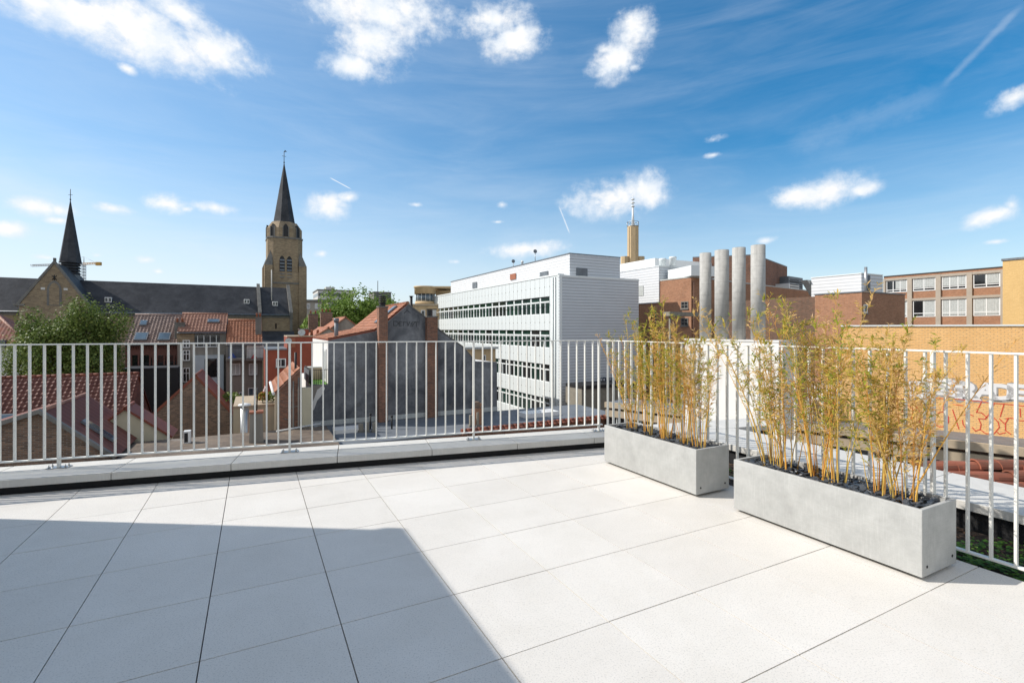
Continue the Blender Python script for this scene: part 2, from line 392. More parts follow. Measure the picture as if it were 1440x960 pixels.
M = dict(
 tile=tilefloor(), joint=plain('dark_joint', (.03, .03, .032), .9, 0),
 coping=concrete('pale_coping_stone', (.62, .60, .555), .16), letter=plain('faded_black_paint', (.085, .088, .095), .8, .5, 6), bitumen=plain('black_bitumen_upstand', (.012, .012, .013), .75, .4, 5, .004, 30),
 planter=concrete('grey_fibre_concrete', (.46, .46, .44), .34), rail=plain('cream_painted_steel', (.79, .775, .72), .4, .05, 6, spec=.5),
 steel=plain('galvanised_steel', (.5, .5, .49), .35, .2, 8, metal=.8), black=plain('matt_black', (.012, .012, .013), .6, 0),
 soil=plain('dark_bark_soil', (.05, .032, .02), .95, .6, 9, .02, 25), white=plain('white_render', (.74, .72, .68), .75, .10, .8, .003, 20, streak=.12),
 whitepaint=plain('white_paint', (.78, .78, .76), .45, .05, 3),
 slate=plain('blue_black_slate', (.075, .085, .10), .38, .5, 14, .002, 60),
 churchbrick=brick('tan_church_brick', (.45, .34, .21), (.30, .22, .14), (.36, .31, .23), .4, .14, .012, .35, .25),
 stone=plain('grey_weathered_stone', (.21, .20, .18), .85, .4, 1.2, streak=.3),
 slateroof=mottle('dark_slate_roof', (.06, .062, .068), (.026, .028, .033), (.055, .052, .045), .65),
 redbrick=brick('red_brown_brick', (.38, .165, .095), (.20, .09, .06), (.26, .21, .17), amt=.25),
 darkbrick=brick('dark_brown_brick', (.24, .12, .075), (.14, .08, .05), (.2, .17, .14), streak=.2),
 dkbr=brick('old_variegated_brick', (.34, .20, .13), (.13, .08, .06), (.26, .22, .18), ms=.014, streak=.2, amt=.25),
 tanbrick=brick('orange_brown_brick', (.50, .23, .12), (.36, .155, .075), (.38, .29, .22), amt=.25, streak=.1),
 yellowbrick=brick('yellow_painted_brick', (.93, .56, .23), (.87, .50, .19), (.66, .42, .21), .23, .085, .014, .10, .4, .7, .06),
 yellowplain=brick('yellow_brick_block', (.78, .52, .22), (.72, .47, .19), (.62, .42, .2), .3, .1, .01, .12, .3),
 pantile=tiled('orange_clay_pantiles', (.44, .18, .095), (.30, .125, .07), moss=.5), pinktile=tiled('pinkish_clay_pantiles', (.42, .22, .15), (.28, .14, .10), moss=.4),
 browntile=tiled('brown_glazed_tiles', (.12, .045, .035), (.20, .085, .065), .27, .36, .62, .3, spec=.2),
 greytile=tiled('faded_brown_tiles', (.33, .23, .19), (.20, .14, .12), .3, .4, .6, .2),
 oldtile=tiled('lichened_red_tiles', (.30, .095, .055), (.17, .07, .05), .24, .3, .7, .5, .6),
 metalroof=siding('brown_standing_seam_roof', (.17, .055, .038), .5, 0, .85, 0, .02, .8, .12),
 seamroof=plain('red_painted_roof', (.24, .065, .035), .6, .3, 1),
 lead=plain('grey_lead', (.17, .19, .21), .5, .35, 1.5, streak=.2), flatroof=plain('grey_bitumen_flat_roof', (.17, .19, .215), .7, .35, .8, .004, 12),
 party=mottle('tarred_party_wall', (.25, .255, .265), (.085, .09, .10), (.17, .16, .14)),
 siding=siding('grey_metal_siding', (.60, .63, .66), .28, line=.55, lw=.28, metal=.0), sidingw=siding('white_metal_siding', (.68, .69, .70), .28, line=.32, lw=.2, metal=.0),
 panel=plain('white_facade_panel', (.66, .70, .70), .35, .05, 1.2), mull=plain('white_window_bar', (.72, .75, .74), .4, 0),
 glass=glassm('dark_green_glass', (.016, .045, .036)), glassd=glassm('dark_glass', (.02, .022, .025)), glassb=glassm('sky_glass', (.10, .15, .19), .03, 1.0),
 curtain=plain('white_curtain', (.52, .54, .52), .8, .3, 5), beige=plain('beige_render', (.36, .33, .28), .8, .2, .3),
 tan=plain('tan_render', (.60, .44, .25), .75, .15, .8, streak=.2), buff=plain('buff_concrete', (.46, .37, .26), .8, .2, 1.2, streak=.15),
 greyrend=plain('grey_cement_render', (.30, .27, .23), .85, .35, .6, .004, 12, streak=.35), redrend=plain('red_painted_render', (.30, .066, .032), .75, .25, .8, streak=.2),
 cream=plain('cream_render', (.55, .50, .36), .8, .15, .8, streak=.15), pinkbrick=brick('pink_ornamental_brick', (.25, .10, .08), (.18, .075, .06), (.22, .13, .11)),
 silo=concrete('silo_concrete', (.48, .47, .44), .35, .8, .5), asphalt=plain('asphalt', (.05, .05, .052), .9, .3, .5), paving=plain('courtyard_paving', (.14, .13, .115), .9, .4, .4),
 blue=plain('pale_blue_render', (.44, .49, .52), .8, .12, .8), terra=plain('terracotta', (.36, .13, .07), .8, .3, 5, .004, 30),
 concrete=concrete('weathered_concrete', (.27, .245, .2), .35), brownroof=mottle('brown_flat_roof', (.22, .17, .125), (.10, .08, .065), (.26, .24, .21)), frame=plain('frame_concrete', (.42, .36, .29), .8, .2, 1), oldclay=tiled('lichened_clay', (.36, .12, .07), (.20, .08, .05), .3, .2, .8, .7, 1.0, .004, 0), craney=plain('crane_yellow', (.55, .30, .05), .5, 0), craneg=plain('crane_grey', (.35, .36, .37), .6, 0),
 green=plain('green_turf_mat', (.16, .36, .05), .8, .2, 4), redpaint=plain('red_spray_paint', (.62, .06, .03), .6, 0), whspray=plain('white_spray_paint', (.78, .76, .74), .6, .08, 8),
 grspray=plain('grey_spray_paint', (.34, .32, .30), .7, .1, 8), dkspray=plain('dark_blue_spray_paint', (.02, .03, .07), .6, 0),
 cloth=plain('pink_white_cloth', (.6, .45, .43), .9, .2, 5), bluecloth=plain('blue_tarpaulin', (.03, .08, .35), .6, .2, 5), redcloth=plain('red_cloth', (.5, .03, .04), .7, .1, 5),
 bark=plain('tree_bark', (.09, .07, .05), .9, .4, 6), culm=leafm('yellow_bamboo_cane', [(.66, .28, .05), (.76, .45, .10), (.58, .44, .12), (.34, .14, .04)], .45, .0),
 bleaf=leafm('bamboo_leaf', [(.74, .52, .30), (.70, .45, .13), (.60, .47, .08), (.34, .39, .045), (.13, .22, .03)], .5, .35),
 tleaf=leafm('birch_leaf', [(.07, .11, .025), (.13, .19, .04), (.24, .29, .08)], .5, .25), tleaf2=leafm('bright_tree_leaf', [(.11, .19, .03), (.17, .26, .045), (.25, .33, .08)], .5, .3),
 pleaf=leafm('groundcover_leaf', [(.05, .12, .02), (.09, .20, .03), (.16, .28, .05)], .5, .3), flower=leafm('flower', [(.55, .38, .03), (.12, .2, .03), (.4, .08, .03), (.15, .22, .04)], .6, .1),
)
# ================================================================== the ground
struct(MB().poly([(-900, -60, GZ), (900, -60, GZ), (900, 1500, GZ), (-900, 1500, GZ)]), 'ground', M['paving'])
# ================================================================== terrace
def clip(poly, o, n):                                            # keep the side of line (o, normal n) where (p-o).n > 0
    out = []
    for i in range(len(poly)):
        a, b = poly[i], poly[(i + 1) % len(poly)]
        da, db = (a - o).dot(n), (b - o).dot(n)
        if da > 0: out.append(a)
        if da * db < 0: out.append(a + (b - a) * (da / (da - db)))
    return out
KA, KB = on(0, 697, 0), on(846, 630, 0)
kd = (KB - KA).normalized(); kn = Vector((-kd.y, kd.x))           # along the left parapet; outward
EO = on(1436, 816, 0)                                            # a point on the right edge of the tiles
PHc = Vector((-5.12, 3.93))                                       # corner of the stair house left of the view
T = .6; O0 = Vector((-.57967, 1.68135)) * CH
tb = MB(); ra = []
for i in range(-16, 10):
    for j in range(-12, 12):
        c = O0 + v2 * (i * T) + u2 * (j * T); g = .0028
        q = [c + v2 * g + u2 * g, c + v2 * (T - g) + u2 * g, c + v2 * (T - g) + u2 * (T - g), c + v2 * g + u2 * (T - g)]
        q = clip(clip(q, KA + kn * .02, -kn), EO, -v2)
        if len(q) < 3 or c.y < -4.5: continue
        k0 = len(tb.f); dz = R(-.0006, .0006)
        tb.slab([v3(p, -.02 + dz) for p in q], (0, 0, .02)); r_ = rnd(); ra += [r_] * (len(tb.f) - k0)
fl = tb.build('terrace_floor', M['tile'], fix=True, rattr=ra); tag(fl, None, None, kind='structure')
big = [Vector((-30, -5)), Vector((14, -5)), Vector((14, 30)), Vector((-30, 30))]
sub = clip(clip(big, KA + kn * .06, -kn), EO, -v2); sub = clip(sub, Vector((-16, 0)), Vector((1, 0)))
struct(MB().prism(sub, -.4, -.021), 'terrace_subfloor', M['joint'])
# the building under the terrace
RN = .90; RW = .86                                                # right parapet: near and far edge from the tile edge
body = clip(clip(big, KA + kn * .5, -kn), EO + v2 * (RN + RW - .04), -v2); body = clip(body, Vector((-16, 0)), Vector((1, 0)))
bt = thing('terrace_building', 'white rendered building carrying the paved roof terrace', 'building', (0, 0, GZ))
MB().prism(body, GZ + .01, -.42).build('wall', M['white'], bt)
# planting bed along the right railing
bed = clip(clip(clip(big, EO, v2), EO + v2 * RN, -v2), KA + kn * .08, -kn)
struct(MB().prism(bed, -.41, -.075), 'planting_bed', M['soil'])
wood = MB(); wr_ = []
random.seed(3)
for k in range(2600):
    s, t = R(-3.2, 3.8), R(.02, RN - .03); p = EO + u2 * s + v2 * t; a = R(0, 6.28); l, w = R(.008, .028), R(.004, .010)
    d = Vector((math.cos(a), math.sin(a), R(-.3, .3))) * l; e = Vector((-math.sin(a), math.cos(a), R(-.2, .2))) * w
    o = v3(p, -.072 + R(0, .012)); wood.poly([o - d, o + e, o + d, o - e])
chipm = plain('wood_chip', (.17, .09, .045), .9, .5, 30)
tag(wood.build('wood_chips', chipm, fix=False), 'brown bark chips covering the planting bed', 'wood chips', kind='stuff')
gc = MB(); gr = []
for k in range(150):
    s, t = R(-1.5, 3.4), R(.06, RN - .1)
    if rnd() < .5: s = R(-.25, .45); t = R(.08, .6)
    p = EO + u2 * s + v2 * t; n = random.randint(9, 20); h0 = R(.02, .075)
    for q in range(n):
        a = R(0, 6.28); l = R(.018, .04); o = v3(p, -.07 + R(.2, 1) * h0) + Vector((math.cos(a), math.sin(a), 0)) * R(0, .05)
        d = Vector((math.cos(a), math.sin(a), R(-.3, .6))).normalized() * l; e = Vector((-math.sin(a), math.cos(a), 0)) * l * .45
        gc.poly([o, o + d * .5 + e, o + d, o + d * .5 - e]); gr.append(rnd())
tag(gc.build('ground_cover', M['pleaf'], fix=False, rattr=gr), 'low bright green plants creeping over the bark bed', 'ground cover', kind='stuff')
# ------------------------------------------------------------------ parapets
lp = thing('parapet_wall', 'low parapet with pale coping slabs along the left side of the terrace', 'parapet', v3(KA + kn * .25, 0))
s0, s1 = -6.0, 8.6
MB().box(v3(KA + kd * s0 + kn * .05, -.4), v3(kd * (s1 - s0), 0), v3(kn * .43, 0), (0, 0, .47)).build('wall', M['bitumen'], lp)
joints = [hit(px, on(157, 675, .14) * 0 + KA, kd) for px in (157, 325, 475, 609, 727)]
js = [joints[0] - 1.0 * k for k in range(7, 0, -1)] + [joints[0] + k * (joints[4] - joints[0]) / 4 for k in range(0, 9)]
for a, b in zip(js[:-1], js[1:]):
    if b < s0 or a > s1: continue
    a2, b2 = max(a, s0) + .003, min(b, s1) - .003
    MB().box(v3(KA + kd * a2 + kn * -.015, .071), v3(kd * (b2 - a2), 0), v3(kn * .53, 0), (0, 0, .07)).build('coping_slab', M['coping'], lp, bevel=.004)
rp = thing('parapet_wall', 'broad low parapet with white coping beyond the planting bed on the right', 'parapet', v3(EO + v2 * RN, 0))
def strip(t0, t1, sa, sb, z0, z1, b=None):
    q = [EO + v2 * t0 + u2 * sa, EO + v2 * t1 + u2 * sa, EO + v2 * t1 + u2 * sb, EO + v2 * t0 + u2 * sb]
    q = clip(q, KA + kn * -.02, -kn)
    return (b or MB()).prism(q, z0, z1) if len(q) > 2 else None
strip(RN + .05, RN + RW - .05, -6, 9, -.4, .07).build('wall', M['bitumen'], rp)
k = -6.0
while k < 7:
    m_ = strip(RN, RN + RW, k + .003, k + 1.0 - .003, .071, .14)
    if m_: m_.build('coping_slab', M['coping'], rp, bevel=.004)
    k += 1.0
# ------------------------------------------------------------------ railings
RT = 1.33
RLo = KA + kn * .325
cr = None
RRo = EO + v2 * .06
# corner where the two railings meet
k = (RRo - RLo); den = kd.x * u2.y - kd.y * u2.x
sc_ = (k.x * u2.y - k.y * u2.x) / den; corner = RLo + kd * sc_
def railing(lab, o, d, n, L, zb, foot, posts, sp=.1135, off=.0):
    t = thing('railing', lab, 'railing', v3(o, zb - .08))
    D = v3(d, 0); Nn = v3(n, 0)
    MB().box(v3(o, RT - .012) - Nn * .02, D * L, Nn * .04, (0, 0, .012)).build('top_rail', M['rail'], t, bevel=.002)
    MB().box(v3(o, zb) - Nn * .02, D * L, Nn * .04, (0, 0, .012)).build('bottom_rail', M['rail'], t, bevel=.002)
    s = off + sp
    proto = None
    while s < L - .02:
        if all(abs(s - q) > .03 for q in posts):
            if proto is None:
                b = MB().box(v3(o + d * s, zb + .012) - D * .0065 - Nn * .013, D * .013, Nn * .026, (0, 0, RT - .024 - zb))
                proto = b.build('baluster', M['rail'], t); ps = s
            else:
                c = proto.copy(); COL.objects.link(c); c.parent = t; c.location = proto.location + D * (s - ps)
        s += sp
    for q in posts:
        z0 = foot
        b = MB().box(v3(o + d * q, z0) - D * .010 - Nn * .019, D * .020, Nn * .038, (0, 0, RT - z0 - .004))
        po = b.build('post', M['rail'], t, bevel=.002)
        pl = MB().box(v3(o + d * q, z0) - D * .085 - Nn * .05, D * .17, Nn * .10, (0, 0, .008))
        for (a, c) in ((-.065, -.03), (.065, -.03), (-.065, .03), (.065, .03)):
            pp = v3(o + d * (q + a) + n * c, z0 + .008); pl.tube(pp, pp + Vector((0, 0, .014)), .008, n=6); pl.tube(pp, pp + Vector((0, 0, .028)), .004, n=6)
        pl.build('base_plate', M['steel'], po)
    return t
p0 = hit(83, RLo, kd); ps_ = (hit(666, RLo, kd) - p0) / 2
o_ = RLo + kd * (p0 - 2 * ps_)
Lr = (corner - o_).dot(kd)
railing('white railing of flat upright bars on the left parapet', o_, kd, kn, Lr, .22, .141, [.011, ps_, 2 * ps_, 3 * ps_, 4 * ps_, Lr - .05], ps_ / 18)
ro = corner - u2 * 0
PR = hit(1312, corner, -u2)
railing('white railing of flat upright bars behind the two concrete planters', corner, -u2, v2, 6.2, .045, -.08, [q for q in (PR - 4.08, PR - 2.04, PR, PR + 2.04) if q > .5 and q < 6.1], .1135)
# ------------------------------------------------------------------ stair house that shades the terrace, just left of the view
ph = thing('stair_house', 'white rendered rooftop stair house left of the terrace', 'building', v3(PHc, 0))
PH = 3.5
fp = [PHc, PHc - u2 * 7.5, PHc - u2 * 7.5 - v2 * 6, PHc - v2 * 6]
MB().prism(fp, .005, PH - .12).build('wall', M['white'], ph)
fp2 = [PHc + u2 * .03 + v2 * .03, PHc - u2 * 7.53 + v2 * .03, PHc - u2 * 7.53 - v2 * 6.03, PHc + u2 * .03 - v2 * 6.03]
MB().prism(fp2, PH - .12, PH).build('roof_edge', M['lead'], ph)
dr = MB().box(v3(PHc - u2 * 3.4 + v2 * .002, .02), -U * 1.1, V * .05, (0, 0, 2.15)).build('door', M['lead'], ph)
MB().box(v3(PHc - u2 * 3.5 + v2 * .052, .12), -U * .9, V * .01, (0, 0, 1.95)).build('pane', M['glassd'], dr)
# ------------------------------------------------------------------ planters
PLN, PWD, PHT, PZ = 1.28, .42, .395, .022
def planter(c, lab):
    t = thing('planter', lab, 'planter', v3(c, 0), group=None)
    A, B = U, V; o = v3(c, PZ); w = .024
    b = MB()
    b.box(o, A * PLN, B * w, (0, 0, PHT)); b.box(o + B * (PWD - w), A * PLN, B * w, (0, 0, PHT))
    b.box(o + B * w, A * w, B * (PWD - 2 * w), (0, 0, PHT)); b.box(o + B * w + A * (PLN - w), A * w, B * (PWD - 2 * w), (0, 0, PHT))
    b.box(o + B * w + A * w, A * (PLN - 2 * w), B * (PWD - 2 * w), (0, 0, .02))
    # one shell: outer box with an inner box cut out
    me = MB(); O = [o, o + A * PLN, o + A * PLN + B * PWD, o + B * PWD]
    I = [o + A * w + B * w, o + A * (PLN - w) + B * w, o + A * (PLN - w) + B * (PWD - w), o + A * w + B * (PWD - w)]
    H = Vector((0, 0, PHT)); vs = O + [p + H for p in O] + [p + H for p in I] + [p + Vector((0, 0, .03)) for p in I]
    me.v = vs; fs = [(3, 2, 1, 0)]
    for i in range(4):
        j = (i + 1) % 4; fs += [(i, j, 4 + j, 4 + i), (4 + i, 4 + j, 8 + j, 8 + i), (8 + i, 8 + j, 12 + j, 12 + i)]
    fs.append((12, 13, 14, 15)); me.f = [list(f) for f in fs]; me.m = [0] * len(fs); me.sm = [False] * len(fs)
    me.build('trough', M['planter'], t, bevel=.004)
    MB().prism([Vector(p[:2]) for p in [q + A * .001 * s + B * .001 * r for q, s, r in zip(I, (1, -1, -1, 1), (1, 1, -1, -1))]], PZ + .2, PZ + PHT - .05).build('soil', M['soil'], t)
    for (a, e) in ((.12, .05), (PLN - .2, .05), (.12, PWD - .11), (PLN - .2, PWD - .11)):
        MB().box(v3(c, .001) + A * a + B * e, A * .07, B * .06, (0, 0, .0205)).build('foot', M['black'], t)
    for e in (.055, PWD - .055):
        q = o + B * e + Vector((0, 0, .055)); MB().tube(q - A * .002, q + A * .004, .009, n=12).build('drain_hole', M['black'], t)
    return t
PA, PB = on(979, 699.5, 0), on(1297, 818, 0)
planter(PA, 'grey concrete trough planter standing farther back at the railing')
planter(PB, 'grey concrete trough planter nearest the camera')
def chips(c, lab, seed):
    random.seed(seed); b = MB()
    for k in range(620):
        s, t = R(.05, PLN - .05), R(.045, PWD - .045); p = v3(c + u2 * s + v2 * t, PZ + PHT - .045 + R(0, .035))
        l, w, h = R(.012, .042), R(.010, .024), R(.003, .008)
        rot = Euler((R(-.5, .5), R(-.5, .5), R(0, 6.28))).to_matrix()
        n = random.randint(5, 6); pts = []
        for q in range(n):
            a = 6.283 * q / n + R(-.3, .3); pts.append(p + rot @ Vector((math.cos(a) * l * R(.7, 1), math.sin(a) * w * R(.7, 1), 0)))
        b.slab(pts, rot @ Vector((0, 0, h)))
    tag(b.build('slate_chips', M['slate'], fix=False), lab, 'slate chips', kind='stuff')
chips(PA, 'dark slate chips filling the top of the farther planter', 11)
chips(PB, 'dark slate chips filling the top of the nearest planter', 12)
# ------------------------------------------------------------------ bamboo
def bamboo(c, s, t, H, n, lab, seed, spread=.07, lean=(0, 0), dry=.35, whisk=None, fan=1.0):
    random.seed(seed)
    base = v3(c + u2 * s + v2 * t, PZ + PHT - .06)
    th = thing('bamboo_plant', lab, 'bamboo', base)
    cm_, lf = MB(), MB(); ca, la = [], []
    def seg(p, q, r0, r1, val, n=5):
        k = len(cm_.f); cm_.tube(p, q, r0, r1, n=n, cap=False); ca.extend([val] * (len(cm_.f) - k))
    def leaf(p, d, L, val):
        d = d.normalized(); side = d.cross(Vector((R(-1, 1), R(-1, 1), R(-1, 1)))).normalized() * L * R(.06, .10)
        m = p + d * L * .4 + Vector((0, 0, -.0)); e = p + d * L - Vector((0, 0, L * .18))
        lf.poly([p, m + side, e, m - side]); la.append(val)
    for i in range(n):
        a = R(0, 6.283); r = spread * math.sqrt(rnd())
        p = base + U * (math.cos(a) * r * 1.25) + V * (math.sin(a) * r * .8)
        h = H * R(.62, 1.0) if i else H
        out = (U * math.cos(a) + V * math.sin(a) * .6) * fan * R(.04, .32) + U * (lean[0] + R(-.03, .03)) + V * (lean[1] + R(-.03, .03))
        val = min(1, max(0, rnd())); segs = 11; r0 = R(.0028, .0052); pts = [p]; isdry = rnd() < dry
        wob = Vector((R(-1, 1), R(-1, 1), 0)) * .004
        for k in range(segs):
            f = (k + 1) / segs
            pts.append(p + Vector((0, 0, h * f)) + out * (h * f * (.55 + .6 * f)) + wob * math.sin(k * 1.9) + Vector((R(-1, 1), R(-1, 1), 0)) * .003)
        for k in range(segs):
            seg(pts[k], pts[k + 1], r0 * (1 - .8 * k / segs), r0 * (1 - .8 * (k + 1) / segs), val)
        for k in range(3, segs + 1):
            f = k / segs; base_p = pts[min(k, segs)]
            nb = 1 if f < .36 else (3 if f > .5 else 2)
            for q in range(nb):
                if f < .36 and rnd() < .5: continue
                b_a = R(0, 6.283); bl = R(.06, .17) * (1.2 - .5 * f)
                bd = Vector((math.cos(b_a), math.sin(b_a), R(1.0, 2.3))).normalized()
                q0 = base_p + (pts[k - 1] - base_p) * rnd(); q1 = q0 + bd * bl
                seg(q0, q1, .0012, .0005, val, 3)
                for w in range(random.randint(5, 9)):
                    g = R(.25, 1.0); la_ = R(0, 6.283); ld = (bd * R(.4, 1.2) + Vector((math.cos(la_), math.sin(la_), R(-.35, .35))) * .9)
                    lv = R(0, .45) if isdry or rnd() < .15 else R(.45, 1)
                    leaf(q0 + bd * bl * g, ld, R(.024, .058), lv)
        for w in range(6):
            ld = Vector((R(-.4, .4), R(-.4, .4), 1)); leaf(pts[-1] - Vector((0, 0, R(0, .05))), ld, R(.04, .08), R(0, .4) if isdry else R(.3, .8))
    if whisk:
        (wx, wy, wz, m) = whisk; p = base + V * .02; q = p + Vector((wx, wy, wz)); prev = p
        for k in range(1, 15):
            f = k / 14; cur_ = p.lerp(q, f) + Vector((0, 0, .05 * math.sin(f * 3.1)))
            seg(prev, cur_, .0048 * (1.3 - f), .0048 * (1.22 - f), .2)
            if f > .45:
                for w in range(m):
                    bd = ((q - p).normalized() + Vector((R(-.7, .7), R(-.7, .7), R(-.4, .7)))).normalized(); L = R(.05, .15) * (1.45 - f)
                    seg(cur_, cur_ + bd * L, .001, .0005, .1, 3)
                    for z_ in range(3): leaf(cur_ + bd * L * R(.4, 1), bd + Vector((R(-.4, .4), R(-.4, .4), R(-.2, .4))), R(.02, .045), R(0, .25))
            prev = cur_
    cm_.build('canes', M['culm'], th, fix=False, rattr=ca); lf.build('foliage', M['bleaf'], th, fix=False, rattr=la)
def bs(c, px, t=.2):                                             # position along a planter from a photo column
    return hit(px, c + v2 * t, u2)
def H_(c, px, py, t=.2):
    s = bs(c, px, t); p = c + u2 * s + v2 * t; return zat(py, p.y) - (PZ + PHT - .06)
BAM = [(PA, 889, 452, 10, 'leafy bamboo at the far left end of the farther planter', (.06, .0), (-.36, .12, 1.02, 3)),
       (PA, 914, 446, 10, 'second bamboo from the left in the farther planter', (.02, 0), None),
       (PA, 936, 425, 15, 'tallest and densest bamboo, in the middle of the farther planter', (0, 0), None),
       (PA, 962, 448, 13, 'bamboo right of the middle in the farther planter', (0, 0), None),
       (PA, 985, 462, 12, 'bamboo at the right end of the farther planter', (-.03, .02), None),
       (PB, 1086, 428, 11, 'bamboo at the far left end of the nearest planter, leaning left with a bare foot', (.12, -.02), None),
       (PB, 1108, 470, 12, 'thin caned bamboo second from the left in the nearest planter', (.03, 0), None),
       (PB, 1152, 411, 16, 'tallest green bamboo in the middle of the nearest planter', (.02, 0), None),
       (PB, 1180, 446, 13, 'bamboo right of the tallest one in the nearest planter', (0, 0), None),
       (PB, 1236, 462, 13, 'wispy yellow bamboo second from the right in the nearest planter', (.0, .0), None),
       (PB, 1272, 478, 15, 'sparse yellow bamboo at the right end of the nearest planter with one long dry cane', (.05, .0), (.70, .02, 1.02, 3))]
for i, (c, px, py, n, lab, ln, wh) in enumerate(BAM):
    s = bs(c, px); bamboo(c, s, .2, H_(c, px, py), n, lab, 100 + i, lean=ln, whisk=wh, dry=.5 if i in (1, 4, 6, 9, 10) else .3, spread=.06)
# ================================================================== surroundings
class Wall:                                                      # a vertical plane seen from the terrace: o ground point, d direction, n towards the eye
    def __init__(s, o, d, n=None):
        s.o = Vector(o); s.d = Vector(d).normalized()
        n = n or Vector((s.d.y, -s.d.x)); s.n = n if n.dot(-s.o) > 0 else -n
    def s(w, px): return hit(px, w.o, w.d)
    def z(w, px, py): q = w.o + w.d * w.s(px); return zat(py, q.y)
    def p(w, s, z, off=0.0): return v3(w.o + w.d * s + w.n * off, z)
    def at(w, px, py, off=0.0): return w.p(w.s(px), w.z(px, py), off)
    def rect(w, b, s0, s1, z0, z1, off, th, mi=0):
        return b.box(w.p(s0, z0, off), v3(w.d * (s1 - s0), 0), v3(w.n * th, 0), (0, 0, z1 - z0), mi)
    def r(w, px0, px1, py0, py1):                                # pixel rectangle -> s and z ranges
        a, b = w.s(px0), w.s(px1); pm = (px0 + px1) / 2
        z1, z0 = w.z(pm, py0), w.z(pm, py1); return min(a, b), max(a, b), z0, z1
    def window(w, parent, s0, s1, z0, z1, frame=None, glass=None, nv=1, hs=(), fw=.07, sill=True, name='window'):
        frame = frame or M['whitepaint']; glass = glass or M['glassd']
        b = MB(); D = .05
        w.rect(b, s0, s0 + fw, z0, z1, .003, D); w.rect(b, s1 - fw, s1, z0, z1, .003, D)
        w.rect(b, s0 + fw, s1 - fw, z0, z0 + fw, .003, D); w.rect(b, s0 + fw, s1 - fw, z1 - fw, z1, .003, D)
        for k in range(nv):
            c = s0 + (s1 - s0) * (k + 1) / (nv + 1); w.rect(b, c - fw * .4, c + fw * .4, z0 + fw, z1 - fw, .003, D * .9)
        for h in hs:
            c = z0 + (z1 - z0) * h; w.rect(b, s0 + fw, s1 - fw, c - fw * .4, c + fw * .4, .003, D * .85)
        f = b.build(name, frame, parent)
        w.rect(MB(), s0 + fw * .8, s1 - fw * .8, z0 + fw * .8, z1 - fw * .8, .003, .012).build('pane', glass, f)
        if sill: w.rect(MB(), s0 - .06, s1 + .06, z0 - .09, z0 - .003, .003, .11).build('sill', M['stone'], f)
        return f
    def wpx(w, parent, px0, px1, py0, py1, **k): return w.window(parent, *w.r(px0, px1, py0, py1), **k)
def skylight(parent, a, e1, e2, nrm, glass='glassb'):              # a corner on the roof, two edges in the roof plane
    a, e1, e2, nrm = Vector(a), Vector(e1), Vector(e2), Vector(nrm).normalized()
    f = MB().box(a + nrm * .02, e1, e2, nrm * .10).build('skylight', M['lead'], parent)
    MB().box(a + e1 * .1 + e2 * .08 + nrm * .122, e1 * .8, e2 * .84, nrm * .01).build('pane', M[glass], f)
    return f
def gable(name, lab, A, ax, L, hw, zr, ze, wallm, roofm, zb=GZ, over=.12, th=.10, hwl=None, cat='house', zel=None, verge=None, roofname='roof'):
    """gabled house: A ridge end nearest us, ax ridge direction (away), hw half width to the right, hwl to the left"""
    A = Vector(A); ax = Vector(ax).normalized(); c = Vector((ax.y, -ax.x)); hwl = hwl or hw; zel = ze if zel is None else zel
    t = thing(name, lab, cat, v3(A, zb))
    pts = [v3(A - c * hwl, zb), v3(A + c * hw, zb), v3(A + c * hw, ze), v3(A, zr), v3(A - c * hwl, zel)]
    MB().slab(pts, v3(ax * L, 0)).build('wall', wallm, t)
    b = MB()
    for sg, w_, z_ in ((1, hw, ze), (-1, hwl, zel)):
        sl_ = (Vector((0, 0, z_)) + v3(c * sg * w_, 0) - Vector((0, 0, zr))).normalized()
        nr = Vector((0, 0, 1)) - sl_ * sl_.z; nr.normalize()
        R0 = v3(A - ax * over, zr + .004) ; E0 = v3(A - ax * over + c * sg * w_, z_) + sl_ * .22 + Vector((0, 0, .004))
        b.slab([R0, E0, E0 + nr * th, R0 + Vector((0, 0, th / max(.3, nr.z)))], v3(ax * (L + 2 * over), 0))
    b.build(roofname, roofm, t)
    rb = MB().tube(v3(A - ax * over, zr + th), v3(A + ax * (L + over), zr + th), .09, n=8); rb.build('ridge', roofm if verge is None else verge, t)
    return t
def chimney(parent, p, w, d, z0, z1, mat, pots=2, name='chimney', dv=None, du=None, capm=None, potm='terra'):
    dv = dv or V; du = du or U; o = v3(p, z0)
    c = MB().box(o, dv * w, du * d, (0, 0, z1 - z0)); f = c.build(name, mat, parent)
    MB().box(v3(p, z1) - dv * .04 - du * .04, dv * (w + .08), du * (d + .08), (0, 0, .09)).build('cap', capm or M['stone'], f)
    for k in range(pots):
        q = v3(p, z1 + .09) + dv * w * (k + .5) / pots + du * d * .5
        MB().lathe(q, [(.10, q.z), (.085, q.z + .3), (.11, q.z + .32), (.10, q.z + .38)], 10).build('chimney_pot', M[potm], f)
    return f
def skin(pts, mb=None, mi=0): return (mb or MB()).poly(pts, mi)
